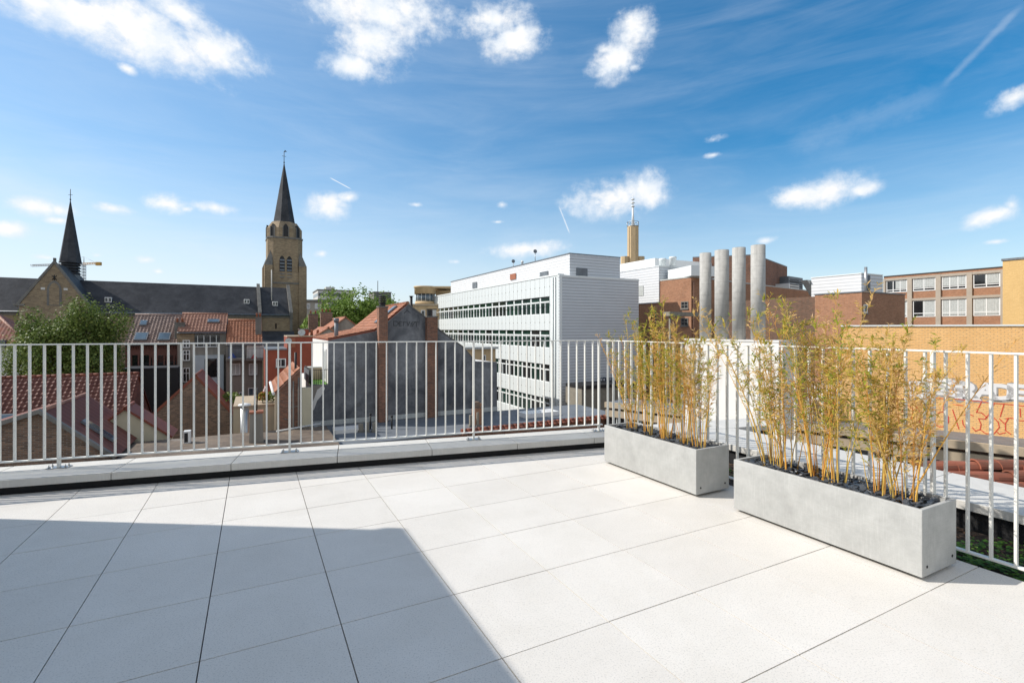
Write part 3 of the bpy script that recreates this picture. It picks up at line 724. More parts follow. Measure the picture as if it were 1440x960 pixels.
def arch(w, b, sc_, z0, z1, hw, off, th, pointed=True, mi=0, n=7):
    pts = [w.p(sc_ - hw, z0, off), w.p(sc_ + hw, z0, off)]; zs = z1 - hw * (1.7 if pointed else 1.0)
    if pointed:
        for k in range(n + 1):
            a = k / n; pts.append(w.p(sc_ + hw * (1 - a ** 1.7), zs + (z1 - zs) * (1 - (1 - a) ** 1.35), off))
        for k in range(n - 1, -1, -1):
            a = k / n; pts.append(w.p(sc_ - hw * (1 - a ** 1.7), zs + (z1 - zs) * (1 - (1 - a) ** 1.35), off))
    else:
        for k in range(2 * n + 1):
            a = math.pi * k / (2 * n); pts.append(w.p(sc_ + hw * math.cos(a), zs + hw * math.sin(a), off))
    return b.slab(pts, v3(w.n * th, 0), mi)
def tile_field(b, e, al_, up, W_, L, tw=.24, th=.32, amp=.028, step=.022, seg=5):
    """overlapping curved tiles: e lower left corner, al_ unit vector along the eave, up unit vector up the slope"""
    nr = al_.cross(up).normalized(); nr = nr if nr.z > 0 else -nr
    nc, nr_ = max(1, int(W_ / tw)), max(1, int(L / th)); tw = W_ / nc; th = L / nr_
    hs = [amp * (1 + math.cos(2 * math.pi * k / seg)) * .5 for k in range(seg + 1)]
    for r_ in range(nr_):
        for c_ in range(nc):
            j = R(-.006, .006); base = len(b.v)
            for k in range(seg + 1):
                x = (c_ + k / seg) * tw
                b.v.append(e + al_ * x + up * (r_ * th - .02) + nr * (hs[k] + step + j)); b.v.append(e + al_ * x + up * ((r_ + 1) * th) + nr * (hs[k] + j * .5))
                b.v.append(e + al_ * x + up * (r_ * th - .02) + nr * (hs[k] - .03))
            for k in range(seg):
                q = base + 3 * k; b.f.append([q, q + 3, q + 4, q + 1]); b.f.append([q + 2, q + 5, q + 3, q]); b.m += [0, 0]; b.sm += [True, False]
    return b
# ------------------------------------------------------------------ church
ch_r = 8.56
NA, NB = on(0, 391.5, ch_r), on(365, 405, ch_r)
nd_ = (NB - NA).normalized(); nf = Vector((nd_.y, -nd_.x))          # along the nave; towards us
HWN = 4.6; ch_e = 3.9
church = thing('church', 'long brick church with dark slate roof, square tower and two slate spires', 'church', v3(NB, GZ))
sL, sR = hit(-170, NA, nd_), hit(408, NA + nf * HWN, nd_)
nw = Wall(NA + nf * HWN, nd_)
NP0 = NA + nd_ * sL
MB().slab([v3(NP0 + nf * HWN, GZ), v3(NP0 - nf * HWN, GZ), v3(NP0 - nf * HWN, ch_e), v3(NP0, ch_r), v3(NP0 + nf * HWN, ch_e)], v3(nd_ * (sR - sL), 0)).build('nave', M['churchbrick'], church)
b = MB()
for sg in (1, -1):
    s_ = v3(nf * sg * HWN, ch_e - ch_r).normalized(); nr = (Z - s_ * s_.z).normalized()
    r0 = v3(NP0, ch_r + .01); e0 = v3(NP0 + nf * sg * HWN, ch_e + .01) + s_ * .35
    b.slab([r0, e0, e0 + nr * .12, r0 + Z * .18], v3(nd_ * (sR - sL - .02), 0))
roof = b.build('nave_roof', M['slateroof'], church)
slp = v3(-nf * HWN, ch_r - ch_e).normalized(); nrm = (Z - slp * slp.z).normalized()      # up the slope facing us, and its normal
def onroof(px, py):                                              # pixel -> point on the nave roof facing us
    r = Vector(((px - CX) / F, 1, (HY - py) / F)); o = Vector((0, 0, CH)); q = v3(NA, ch_r + .17)
    return o + r * ((q - o).dot(nrm) / r.dot(nrm))
MB().tube(nw.p(sL, ch_e - .1, .32), nw.p(sR, ch_e - .1, .32), .13, n=6).build('gutter', M['lead'], church)
nw.rect(MB(), sL, sR, ch_e - .55, ch_e - .25, .003, .12).build('cornice', M['stone'], church)
for px in (363, 407):                                            # coped gable walls standing through the roof
    s_ = nw.s(px); b = MB()
    b.slab([nw.p(s_, ch_e - .8, .3), nw.p(s_, ch_e + .35, .45), nw.p(s_, ch_r + .75, -HWN), nw.p(s_, ch_r - 1.2, -HWN)], v3(nd_ * .5, 0)).build('parapet', M['stone'], church)
    nw.rect(MB(), s_ + .05, s_ + .45, ch_e - 3.4, ch_e - .75, .003, .28).build('buttress', M['stone'], church)
for px, py in ((152, 425), (347, 427), (387, 430)):
    a = onroof(px, py); D3 = v3(nd_, 0); up = Z * .75
    f = MB().slab([a - D3 * .4, a + D3 * .4, a + D3 * .4 + up, a - D3 * .4 + up], v3(-nf * .8, 0)).build('dormer', M['whitepaint'], church)
    for q in (-.2, .2): MB().box(a + D3 * (q - .13) + Z * .12 + v3(nf * .01, 0), D3 * .26, v3(nf * .02, 0), Z * .5).build('pane', M['glassd'], f)
w_ = Wall(nw.o, nd_)
for px in (388, 250, 300, 340):
    b = MB(); q = nw.s(px); nw.rect(b, q - .12, q + .12, ch_e - 2.4, ch_e - 1.5, .003, .02); b.build('window', M['glassd'], church)
# lean-to chapel at the right
q0, q1 = nw.s(366), nw.s(412)
b = MB().slab([nw.p(q0, GZ, .01), nw.p(q0, -.3, .01), nw.p(q0, -1.6, 5.5), nw.p(q0, GZ, 5.5)], v3(nd_ * (q1 - q0), 0)); b.build('chapel', M['churchbrick'], church)
MB().slab([nw.p(q0 - .2, 1.15, .01), nw.p(q0 - .2, -1.55, 5.9), nw.p(q0 - .2, -1.68, 5.9), nw.p(q0 - .2, .98, .01)], v3(nd_ * (q1 - q0 + .3), 0)).build('chapel_roof', M['slateroof'], church)
# transept gable facing us, with its roof running back to the crossing
CR = NA + nd_ * hit(99, NA, nd_)                                  # crossing under the fleche
tr_ = -nf
tA = CR + nf * hit(76.5, CR, nf); z_ta = zat(371, tA.y); z_te = 4.7
tw = Wall(tA, nd_); thw = 3.46
MB().slab([tw.p(-thw, GZ), tw.p(thw, GZ), tw.p(thw, z_te), tw.p(0, z_ta), tw.p(-thw, z_te)], v3(-nf * 12, 0)).build('transept', M['churchbrick'], church)
b = MB()
for sg in (1, -1):
    s_ = v3(nd_ * sg * thw, z_te - z_ta).normalized(); nr = (Z - s_ * s_.z).normalized()
    r0 = v3(tA - nf * .3, z_ta + .01); e0 = v3(tA - nf * .3 + nd_ * sg * thw, z_te + .01) + s_ * .2
    b.slab([r0, e0, e0 + nr * .12, r0 + Z * .2], v3(-nf * 11.6, 0))
b.build('transept_roof', M['slateroof'], church)
b = MB()
for sg in (1, -1):
    s_ = v3(nd_ * sg * thw, z_te - z_ta).normalized(); nr = (Z - s_ * s_.z).normalized()
    r0 = v3(tA + nf * .1, z_ta + .03); e0 = v3(tA + nf * .1 + nd_ * sg * thw, z_te + .03) + s_ * .45
    b.slab([r0, e0, e0 + nr * .28, r0 + Z * .5], v3(-nf * .5, 0))
b.box(v3(tA - nd_ * .14, z_ta + .3), v3(nd_ * .28, 0), v3(-nf * .3, 0), Z * .5)
b.build('gable_coping', M['stone'], church)
b = MB(); arch(tw, b, 0, z_ta - 5.6, z_ta - 2.2, .75, .003, .06); ar = b.build('blind_arch', M['stone'], church)
b = MB(); arch(tw, b, 0, z_ta - 5.5, z_ta - 2.5, .5, .066, .01); b.build('infill', M['churchbrick'], ar)
for q in (-1.35, .95): tw.rect(MB(), q, q + .42, z_ta - 3.5, z_ta - 3.2, .003, .05).build('datestone', M['coping'], church)
tw.rect(MB(), -thw - .5, -thw + .55, z_te - .2, z_te + .05, .01, .3).build('kneeler', M['stone'], church)
b = MB()
for (qx, qz) in ((0, z_ta - 1.85), (-2.6, z_te - 1.6)):              # iron wall anchors
    for a in (-.7, 0, .7):
        dd = v3(nd_ * math.sin(a) * .38, math.cos(a) * .38); c_ = tw.p(qx, qz, .03); b.tube(c_ - dd, c_ + dd, .05, n=5)
b.build('wall_anchor', M['black'], church)
# fleche over the crossing
FC = CR; kf = FC.y / F
zb_ = zat(404, FC.y); zd = zat(386, FC.y); zl = zat(370, FC.y); zt = zat(281, FC.y)
MB().lathe(FC, [(1.12, zb_ - 2.5), (1.12, zd)], 8, smooth=False, rot=YAW).build('fleche_drum', M['lead'], church)
b = MB()
for k in range(4):
    z_ = zd + (zl - zd) * k / 4 + .05; b.lathe(FC, [(1.28, z_), (1.05, z_ + .3)], 8, smooth=False, rot=YAW)
b.lathe(FC, [(.85, zd - .1), (.85, zl)], 8, smooth=False, rot=YAW); b.build('fleche_louvres', M['slateroof'], church)
MB().lathe(FC, [(1.38, zl), (1.30, zl + .25), (.03, zt)], 8, smooth=False, rot=YAW).build('fleche', M['slateroof'], church)
b = MB().tube(v3(FC, zt - .3), v3(FC, zat(266, FC.y)), .045, n=6); z_ = zat(274, FC.y)
b.tube(v3(FC - nd_ * .25, z_), v3(FC + nd_ * .25, z_), .03, n=5); b.lathe(FC, [(.02, zt - .1), (.12, zt + .05), (.02, zt + .2)], 8); b.build('finial', M['black'], church)
# tower
TC = XY(399.5, 96.0); kt = 96.0
def tz(py): return zat(py, 94.5)
tface = Wall(TC + nf * 3.15, nd_)
def octo(r, ch): # square of half width r with corners cut by ch
    q = []
    for (a, e, a2, e2) in ((1, 1 - ch, 1 - ch, 1), (-(1 - ch), 1, -1, 1 - ch), (-1, -(1 - ch), -(1 - ch), -1), (1 - ch, -1, 1, -(1 - ch))):
        q += [TC + nd_ * a * r + nf * e * r, TC + nd_ * a2 * r + nf * e2 * r]
    return q
t_ = MB().prism(octo(3.15, .02), GZ, tz(383)); tower = t_.build('tower', M['churchbrick'], church)
MB().prism(octo(3.02, .30), tz(383) - .5, tz(337)).build('belfry', M['churchbrick'], church)
for (sx, sy) in ((1, 1), (-1, 1), (1, -1), (-1, -1)):                # corner piers with sloped heads
    c_ = TC + nd_ * sx * 2.95 + nf * sy * 2.75; r_ = .68
    q = [c_ + nd_ * r_ + nf * r_, c_ - nd_ * r_ + nf * r_, c_ - nd_ * r_ - nf * r_, c_ + nd_ * r_ - nf * r_]
    MB().prism(q, GZ, tz(375)).build('pier', M['churchbrick'], church)
    b = MB(); i_ = TC + nd_ * sx * 2.2 + nf * sy * 2.2; base = [v3(p, tz(375)) for p in q]; tip = v3(i_, tz(346))
    for k in range(4): b.poly([base[k], base[(k + 1) % 4], tip])
    b.build('broach', M['stone'], church)
b = MB()
for py, r_ in ((337, 3.12), (400, 3.25), (402, 3.25)): 
    if py != 402: b.prism(octo(r_, .28 if py == 337 else .02), tz(py), tz(py) + .3)
b.build('string_course', M['stone'], church)
zo0, zo1, zo2 = tz(337) + .3, tz(322), tz(312)
MB().lathe(TC, [(3.3, zo0), (3.3, zo1), (2.35, zo2)], 8, smooth=False, rot=math.atan2(nf.y, nf.x) + math.pi / 8).build('lantern', M['churchbrick'], church)
for k in range(8):
    a = math.atan2(nf.y, nf.x) + k * math.pi / 4; n_ = Vector((math.cos(a), math.sin(a)))
    if n_.dot(-TC.normalized()) < .0: continue
    w8 = Wall(TC + n_ * 3.3 * math.cos(math.pi / 8), Vector((-n_.y, n_.x)), n_)
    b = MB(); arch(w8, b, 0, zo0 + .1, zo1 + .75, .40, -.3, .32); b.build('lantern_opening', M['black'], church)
    b = MB(); w8.rect(b, -.55, -.42, zo0, zo1 + .3, -.05, .16); w8.rect(b, .42, .55, zo0, zo1 + .3, -.05, .16); b.build('jamb', M['stone'], church)
tf = Wall(TC + nf * 3.02, nd_)
for q in (-.62, .62):
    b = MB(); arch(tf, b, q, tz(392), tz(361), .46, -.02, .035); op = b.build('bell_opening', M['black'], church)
    b = MB()
    for k in range(6):
        z_ = tz(391) + k * .62; b.slab([tf.p(q - .4, z_, .02), tf.p(q - .4, z_ + .3, .02), tf.p(q - .4, z_ - .02, .2)], v3(nd_ * .8, 0))
    b.build('louvre', M['lead'], op)
for sx in (-1, 1):
    nn_ = (nf + nd_ * sx).normalized(); w8 = Wall(TC + nn_ * 3.02 * (1.7) / math.sqrt(2), Vector((-nn_.y, nn_.x)), nn_)
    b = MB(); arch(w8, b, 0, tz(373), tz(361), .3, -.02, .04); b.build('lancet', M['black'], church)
zs = zo2; 
MB().lathe(TC, [(2.12, zs - .2), (1.98, zs + .2), (.04, tz(225))], 8, smooth=False, rot=math.atan2(nf.y, nf.x) + math.pi / 8).build('spire', M['slateroof'], church)
b = MB().tube(v3(TC, tz(227)), v3(TC, tz(209)), .06, n=6); b.tube(v3(TC - nd_ * .35, tz(216)), v3(TC + nd_ * .35, tz(216)), .04, n=5)
b.lathe(TC, [(.03, tz(226)), (.16, tz(225)), (.03, tz(223))], 8); b.slab([v3(TC, tz(210)), v3(TC + nd_ * .5, tz(209)), v3(TC + nd_ * .15, tz(207))], v3(nf * .04, 0)); b.build('weathercock', M['black'], church)
wv_ = nw.p(nw.s(383), ch_e + 2.4, -1.5); MB().tube(wv_, wv_ + Z * 5.2, .09, n=6).build('flue_pipe', M['coping'], church)
# ------------------------------------------------------------------ tower crane far away
cp = XY(118, 230); cz = lambda py: zat(py, 230)
cr_ = thing('tower_crane', 'distant yellow and grey tower crane behind the left church spire', 'crane', v3(cp, GZ))
def lattice(b, p, q, w, n, r=.09):
    p, q = Vector(p), Vector(q); d = (q - p) / n; h = d.normalized(); a = h.orthogonal().normalized() * w; c = h.cross(a)
    cs = [a, c, -a, -c]
    for k in cs: b.tube(p + k, q + k, r, n=4, cap=False)
    for i in range(n):
        for j in range(4): b.tube(p + d * i + cs[j], p + d * (i + 1) + cs[(j + 1) % 4], r * .7, n=3, cap=False)
b = MB(); lattice(b, v3(cp, GZ), v3(cp, cz(372)), .7, 30, .14); b.build('mast', M['craneg'], cr_)
b = MB(); lattice(b, v3(cp, cz(371)), v3(XY(44, 236), cz(371)), .55, 30, .12); b.build('jib', M['craneg'], cr_)
b = MB(); lattice(b, v3(cp, cz(371)), v3(XY(137, 228), cz(371)), .5, 8, .12); b.build('counter_jib', M['craney'], cr_)
MB().box(v3(XY(134, 227.5), cz(374)), (2.2, 0, 0), (0, 1, 0), Z * 1.5).build('counterweight', M['craney'], cr_)
b = MB().tube(v3(cp, cz(372)), v3(cp, cz(361)), .22, .1, n=5); b.tube(v3(cp, cz(361)), v3(XY(134, 228), cz(370)), .06, n=4); b.tube(v3(cp, cz(361)), v3(XY(78, 233), cz(370)), .06, n=4); b.build('apex', M['craneg'], cr_)
# ------------------------------------------------------------------ row of old houses before the church
def row_house(name, lab, px0, px1, Y, pe, pr, hd, wallm, roofm, zb=GZ):
    A = XY(px0, Y); s1 = hit(px1, A, v2); ze = zat(pe, A.y)
    m_ = A + v2 * (s1 / 2) + u2 * hd; zr = zat(pr, m_.y)
    t = thing(name, lab, 'house', v3(A, zb))
    MB().slab([v3(A, zb), v3(A, ze), v3(A + u2 * hd, zr), v3(A + u2 * 2 * hd, ze), v3(A + u2 * 2 * hd, zb)], V * (s1 - .01)).build('wall', wallm, t)
    b = MB()
    for sg in (0, 1):
        e = v3(A, ze) if not sg else v3(A + u2 * 2 * hd, ze); r0 = v3(A + u2 * hd, zr); s_ = (e - r0).normalized(); nr = (Z - s_ * s_.z).normalized()
        e = e + s_ * .25
        b.slab([r0 + Z * .01, e + Z * .01, e + nr * .1, r0 + Z * .13], V * (s1 - .01))
    b.build('roof', roofm, t)
    sq = v3(u2 * hd, zr - ze); Lq = sq.length + .22; sq.normalize(); nq = (Z - sq * sq.z).normalized()
    tile_field(MB(), v3(A, ze) - sq * .25 + nq * .105, V, sq, s1 - .02, Lq, .27, .36, .05, .03, 4).build('roof_tiles', roofm, t, fix=False)
    MB().tube(v3(A + u2 * hd, zr + .16), v3(A + u2 * hd + v2 * s1, zr + .16), .12, n=8).build('ridge', roofm, t)
    MB().tube(v3(A - u2 * .3, ze - .12), v3(A - u2 * .3 + v2 * s1, ze - .12), .07, n=6).build('gutter', M['lead'], t)
    w = Wall(A, v2); sl_ = v3(u2 * hd, zr - ze); L = sl_.length; sl_.normalize(); nr = (Z - sl_ * sl_.z).normalized()
    return t, w, v3(A, ze), sl_, nr, s1
def rsky(h, px, py, ww, hh):
    t, w, e, sl_, nr, s1 = h
    r = Vector(((px - CX) / F, 1, (HY - py) / F)); o = Vector((0, 0, CH)); q = o + r * ((e + nr * .1 - o).dot(nr) / r.dot(nr))
    return skylight(t, q - V * ww / 2 + nr * .08, V * ww, sl_ * hh, nr)
h2 = row_house('terraced_house', 'ornate pink brick house under a faded brown tiled roof, right of the tree', 176, 249.5, 45, 483, 445, 4.3, M['pinkbrick'], M['greytile'])
rsky(h2, 201, 459, .55, .9); rsky(h2, 197, 480, 1.0, 1.3); rsky(h2, 230, 480, .95, 1.3)
w = h2[1]; t = h2[0]
for px in (190, 206, 226, 240):
    s0_, s1_, z0, z1 = w.r(px - 4, px + 4, 499, 521); b = MB(); arch(w, b, (s0_ + s1_) / 2, z0, z1, .42, .003, .02, False); f = b.build('window', M['glassd'], t)
    b = MB(); w.rect(b, s0_ - .12, s0_, z0, z1, .003, .10); w.rect(b, s1_, s1_ + .12, z0, z1, .003, .10); b.build('surround', M['pinkbrick'], f)
b = MB()
for k in range(26):
    a = .1 + k * .19; w.rect(b, a, a + .09, w.z(212, 490), w.z(212, 486), .003, .12)
w.rect(b, 0.02, h2[5] - .04, w.z(212, 485.5), w.z(212, 484), .003, .18); b.build('cornice', M['pinkbrick'], t)
h3 = row_house('terraced_house', 'tan house with dark glazed top floor and pinkish roof, middle of the row', 249.5, 318, 45.6, 466, 443.5, 3.6, M['greyrend'], M['pinktile'])
rsky(h3, 300, 455, 1.0, .7)
w = h3[1]; t = h3[0]
s0_, s1_, z0, z1 = w.r(274, 309, 470, 488)
f = w.rect(MB(), s0_, s1_, z0, z1, .003, .05).build('dormer_window', M['glassd'], t)
b = MB()
for k in range(4): a = s0_ + (s1_ - s0_) * (k / 4 + .1); w.rect(b, a, a + .05, z0 + .1, z1 - .1, .055, .03)
w.rect(b, s0_, s1_, z0, z0 + .07, .055, .03); b.build('frame', M['mull'], f)
for a, c, d, e in ((257, 267, 478, 489), (257, 267, 492, 507), (257, 267, 517, 537)): w.wpx(t, a, c, d, e, hs=(.62,))
s0_, s1_, z0, z1 = w.r(275, 315, 499, 531); w.rect(MB(), s0_, s1_, z0 - 4, z1, .003, .6).build('extension', M['blue'], t)
w3 = Wall(w.o + w.n * .603, v2); w3.wpx(t, 288, 305, 504, 530, frame=M['glassd'], glass=M['glassd'], nv=2, name='patio_door', sill=False)
s0_, s1_, z0, z1 = w.r(256, 268, 469, 477); w.rect(MB(), s0_ - .4, s1_ + .3, z0 - .2, z1, .003, .03).build('brick_panel', M['churchbrick'], t)
chimney(t, w.o - v2 * .3 - u2 * -.6, .8, .5, .6, 2.0, M['stone'], 2)
h4 = row_house('terraced_house', 'grey rendered house with an orange pantiled roof and cluttered balconies, right end of the row', 318, 369, 46.2, 483, 452.5, 3.8, M['greyrend'], M['pantile'])
w = h4[1]; t = h4[0]
for a, c, d, e in ((325, 338, 511, 527), (350, 362, 511, 527)): w.wpx(t, a, c, d, e, glass=M['curtain'])
for a, c, d, e in ((336, 341, 551, 566), (349, 357, 545, 565)): w.wpx(t, a, c, d, e, nv=0, glass=M['glassb'])
for (a, c, zz_) in ((318.5, 345, 505), (346, 372, 504)):
    s0_, s1_, z0, z1 = w.r(a, c, 503, 506); f = w.rect(MB(), s0_, s1_, z0, z1, .003, 1.2).build('balcony', M['stone'], t)
    b = MB(); n_ = 14
    for k in range(n_ + 1): q = s0_ + (s1_ - s0_) * k / n_; b.tube(w.p(q, z1, 1.15), w.p(q, z1 + .95, 1.15), .014, n=4)
    b.tube(w.p(s0_, z1 + .95, 1.15), w.p(s1_, z1 + .95, 1.15), .022, n=4); b.build('balcony_rail', M['black'], f)
s0_, s1_, z0, z1 = w.r(347, 371, 485, 503); w.rect(MB(), s0_, s1_, z0, z1, .003, .05).build('white_panel', M['white'], t)
s0_, s1_, z0, z1 = w.r(321, 344, 486, 503); w.rect(MB(), s0_, s1_, z0, z1, .003, .05).build('shutter', M['lead'], t)
chimney(t, h4[1].o + v2 * (h4[5] - .6) + u2 * 1.2, .55, .7, .5, 2.55, M['stone'], 2)
def clutter(lab, name, cat, w, px, py, size, mat, seed):
    random.seed(seed); c_ = w.at(px, py, .6); b = MB(); pts = []
    n = 9
    for r_ in range(4):
        f = r_ / 3; row = []
        for k in range(n): a = 6.283 * k / n; q = size * (1 - f * .8) * R(.75, 1.1); row.append(c_ + v3(w.d * math.cos(a) * q, 0) + v3(w.n * math.sin(a) * q * .5, 0) + Z * (f * size * 1.1 * R(.9, 1.1)))
        pts.append(row)
    for r_ in range(3):
        for k in range(n): b.poly([pts[r_][k], pts[r_][(k + 1) % n], pts[r_ + 1][(k + 1) % n], pts[r_ + 1][k]], smooth=True)
    b.poly(pts[3]); b.poly(pts[0][::-1]); tag(b.build(name, mat, fix=False), lab, cat)
clutter('blue tarpaulin bundle on a balcony of the right end house', 'tarpaulin', 'tarpaulin', w, 327, 502.6, .38, M['bluecloth'], 5)
clutter('red cloth bundle on the balcony of the right end house', 'cloth_bundle', 'cloth', w, 357, 503.4, .3, M['redcloth'], 6)
# dark lean-to below the pink house
A = XY(172, 41.5); s1 = hit(250, A, v2)
ext = thing('lean_to', 'black clad flat extension below the pink brick house', 'extension', v3(A, GZ)); zt_ = zat(519, 42.5)
MB().box(v3(A, GZ), V * s1, U * 3.6, (0, 0, zt_ - GZ)).build('wall', M['black'], ext)
MB().box(v3(A - u2 * .1, zt_ + .003), V * s1, U * 3.5, (0, 0, .12)).build('roof_edge', M['slateroof'], ext)
# red rendered house
A = XY(372.5, 41); w = Wall(A, v2); zt_ = w.z(385, 492); s1 = hit(404, A, v2)
hr = thing('house', 'plain dark red rendered house with one window, between the row and the dark party wall', 'house', v3(A, GZ))
MB().box(v3(A, GZ), V * s1, U * 6, (0, 0, zt_ - GZ)).build('wall', M['redrend'], hr)
MB().box(v3(A - u2 * .08, zt_ + .003), V * (s1 - .01), U * 6.1, (0, 0, .1)).build('roof', M['lead'], hr)
w.wpx(hr, 388, 402, 504, 516)
zb2 = w.z(385, 480)
A2 = A + v2 * w.s(404) + u2 * .3; w2 = Wall(A2, v2); z2 = w2.z(420, 473.5); s2 = hit(444, A2, v2)
hb = thing('house', 'orange and red rendered house with satellite dishes and clay pots on its flat top', 'house', v3(A2, GZ))
MB().box(v3(A2, GZ), V * s2, U * 5, (0, 0, z2 - GZ)).build('wall', M['redrend'], hb)
w2.rect(MB(), .0, .65, zt_ + .2, z2 - .1, .003, .04).build('lit_strip', M['terra'], hb)  # lighter strip on the wall, its colour standing in for sunlight
MB().box(v3(A2 - u2 * .06, z2 + .003), V * (s2 + .05), U * 5.1, (0, 0, .09)).build('coping', M['buff'], hb)
chimney(hb, A2 + v2 * 1.0 + u2 * 1, .8, .5, z2 + .1, z2 + .62, M['redrend'], 0)
for k in range(3):
    q = v3(A2 + v2 * (2.05 + k * .5) + u2 * 1.1, z2 + .09); MB().lathe(q, [(.13, q.z), (.1, q.z + .4), (.13, q.z + .46), (.11, q.z + .52)], 10).build('chimney_pot', M['terra'], hb)
for q, r_, lb in ((w2.p(1.15, z2 + .35, .0), .3, 'white satellite dish on top of the orange and red house'), (w2.p(.1, z2 - .35, .25), .26, 'grey satellite dish on the wall of the orange and red house')):
    t = thing('satellite_dish', lb, 'satellite dish', q); ax_ = Vector((.25, -.85, .35)).normalized(); o_r = ax_.orthogonal().normalized(); c_r = ax_.cross(o_r)
    b = MB()
    for i in range(4):
        for k in range(14):
            P_ = lambda i, k: q + (o_r * math.cos(6.283 * k / 14) + c_r * math.sin(6.283 * k / 14)) * r_ * i / 4 + ax_ * (.25 * r_ * (i / 4) ** 2)
            b.poly([P_(i, k), P_(i + 1, k), P_(i + 1, k + 1), P_(i, k + 1)], smooth=True)
    b.build('dish', M['curtain'], t, fix=False)
    MB().tube(q + ax_ * .01, q + ax_ * r_ * 1.1, .012, n=5).build('feed_arm', M['steel'], t); MB().tube(q - ax_ * .02, q - Z * .4, .02, n=5).build('bracket', M['steel'], t)
# far-left white house with red hipped roof
A = XY(-60, 40); w = Wall(A, v2); s1 = hit(37, A, v2); ze = w.z(20, 484); 
hl = thing('house', 'white house with red tiled hipped roof and arched window at the far left', 'house', v3(A, GZ))
MB().box(v3(A, GZ), V * s1, U * 7, (0, 0, ze - GZ)).build('wall', M['white'], hl)
b = MB(); o1, o2, o3, o4 = v3(A, ze) - V * .2 - U * .3, v3(A, ze) + V * (s1 + .25) - U * .3, v3(A, ze) + V * (s1 + .25) + U * 7.2, v3(A, ze) + U * 7.2
zz1 = ze + 2.9; ra_, rb_ = v3(A, zz1) + V * 1 + U * 3.5, v3(A, zz1) + V * (s1 - 3.3) + U * 3.5
b.poly([o1, o2, rb_, ra_]).poly([o2, o3, rb_]).poly([o3, o4, ra_, rb_]).poly([o4, o1, ra_]).poly([o4, o3, o2, o1]); b.build('roof', M['oldtile'], hl)
MB().tube(o2, rb_, .11, n=8).tube(rb_, ra_, .11, n=8).build('ridge', M['pinktile'], hl)
s0_, s1_, z0, z1 = w.r(11, 23, 506, 528); b = MB(); arch(w, b, (s0_ + s1_) / 2, z0, z1, .42, .003, .04, False); f = b.build('window', M['whitepaint'], hl)
b = MB(); w.rect(b, s0_ + .1, (s0_ + s1_) / 2 - .04, z0 + .08, z1 - .3, .045, .01); w.rect(b, (s0_ + s1_) / 2 + .04, s1_ - .1, z0 + .08, z1 - .3, .045, .01); b.build('pane', M['glassd'], f)
f = w.rect(MB(), w.s(-2), w.s(9), w.z(3, 489), w.z(3, 478), -.6, .9).build('dormer', M['lead'], hl)
# ------------------------------------------------------------------ foreground roofs on the left
zr = -1.78; A = XY(193, 34.0); A = Vector((A.x, (CH - zr) * F / (528 - HY))); A = XY(193, A.y)
rf1 = thing('house', 'long house under a large brown glazed tile roof at the lower left', 'house', v3(A, GZ))
hw1, L1, ze1 = 5.0, 16.0, zr - 3.4
pts = [v3(A - u2 * hw1, GZ), v3(A - u2 * hw1, ze1), v3(A, zr), v3(A + u2 * hw1, ze1), v3(A + u2 * hw1, GZ)]
MB().slab(pts, -V * L1).build('wall', M['redbrick'], rf1)
b = MB()
for sg in (-1, 1):
    s_ = (v3(A + u2 * hw1 * sg, ze1) - v3(A, zr)).normalized(); nr = (Z - s_ * s_.z).normalized(); r0 = v3(A + v2 * .1, zr + .01); e0 = v3(A + v2 * .1 + u2 * hw1 * sg, ze1 + .01) + s_ * .3
    b.slab([r0, e0, e0 + nr * .1, r0 + Z * .13], -V * (L1 + .1))
b.build('roof', M['browntile'], rf1)
sl0 = (v3(A, zr) - v3(A - u2 * hw1, ze1)); L0 = sl0.length; sl0.normalize(); nr0 = (Z - sl0 * sl0.z).normalized()
tile_field(MB(), v3(A - u2 * hw1, ze1) - sl0 * .3 + nr0 * .115 + V * .08, -V, sl0, L1, L0 + .28, .27, .36, .045, .03, 4).build('roof_tiles', M['browntile'], rf1, fix=False)
b = MB()
for k in range(44): q = v3(A - v2 * (k * .36 - .1), zr + .17); b.tube(q, q - V * .34, .12, .10, n=8)
b.build('ridge_tiles', M['oldtile'], rf1)
sl1 = (v3(A, zr) - v3(A - u2 * hw1, ze1)).normalized(); nr1 = (Z - sl1 * sl1.z).normalized()
r = Vector(((6 - CX) / F, 1, (HY - 602) / F)); q = Vector((0, 0, CH)) + r * ((v3(A, zr + .18) - Vector((0, 0, CH))).dot(nr1) / r.dot(nr1))
skylight(rf1, q - V * .5, V * .75, sl1 * 1.1, nr1)
# standing-seam roofed house with the brick gable
A = XY(57.5, 20); zr = zat(581, 20); sR = hit(156, A, v2); sLft = 3.4
PBk = A + u2 * hit(115, A, u2); L2 = (PBk - A).length
zeR = zat(640, (A + v2 * sR).y)
g2 = gable('house', 'dark brick gabled house with red brown standing seam roof at the lower left', A, u2, L2 + .6, sR, zr, zeR, M['dkbr'], M['metalroof'], hwl=sLft, zel=zr - 1.1, over=.0, th=.09, verge=M['pinktile'])
s_ = v3(v2 * sR, zeR - zr).normalized(); nr = (Z - s_ * s_.z).normalized()
b = MB(); r0 = v3(A, zr); b.slab([r0 - U * .28 + Z * .02, r0 - U * .28 + Z * .02 + s_ * (math.hypot(sR, zr - zeR) + .2), r0 + s_ * (math.hypot(sR, zr - zeR) + .2) - U * .28 + nr * .14, r0 - U * .28 + Z * .2], U * .26)
s2_ = v3(-v2 * sLft, -1.1).normalized(); n2_ = (Z - s2_ * s2_.z).normalized(); b.slab([r0 - U * .28 + Z * .02, r0 - U * .28 + Z * .2, r0 - U * .28 + s2_ * 3.6 + n2_ * .14, r0 - U * .28 + s2_ * 3.6], U * .26)
b.build('verge_coping', M['stone'], g2)
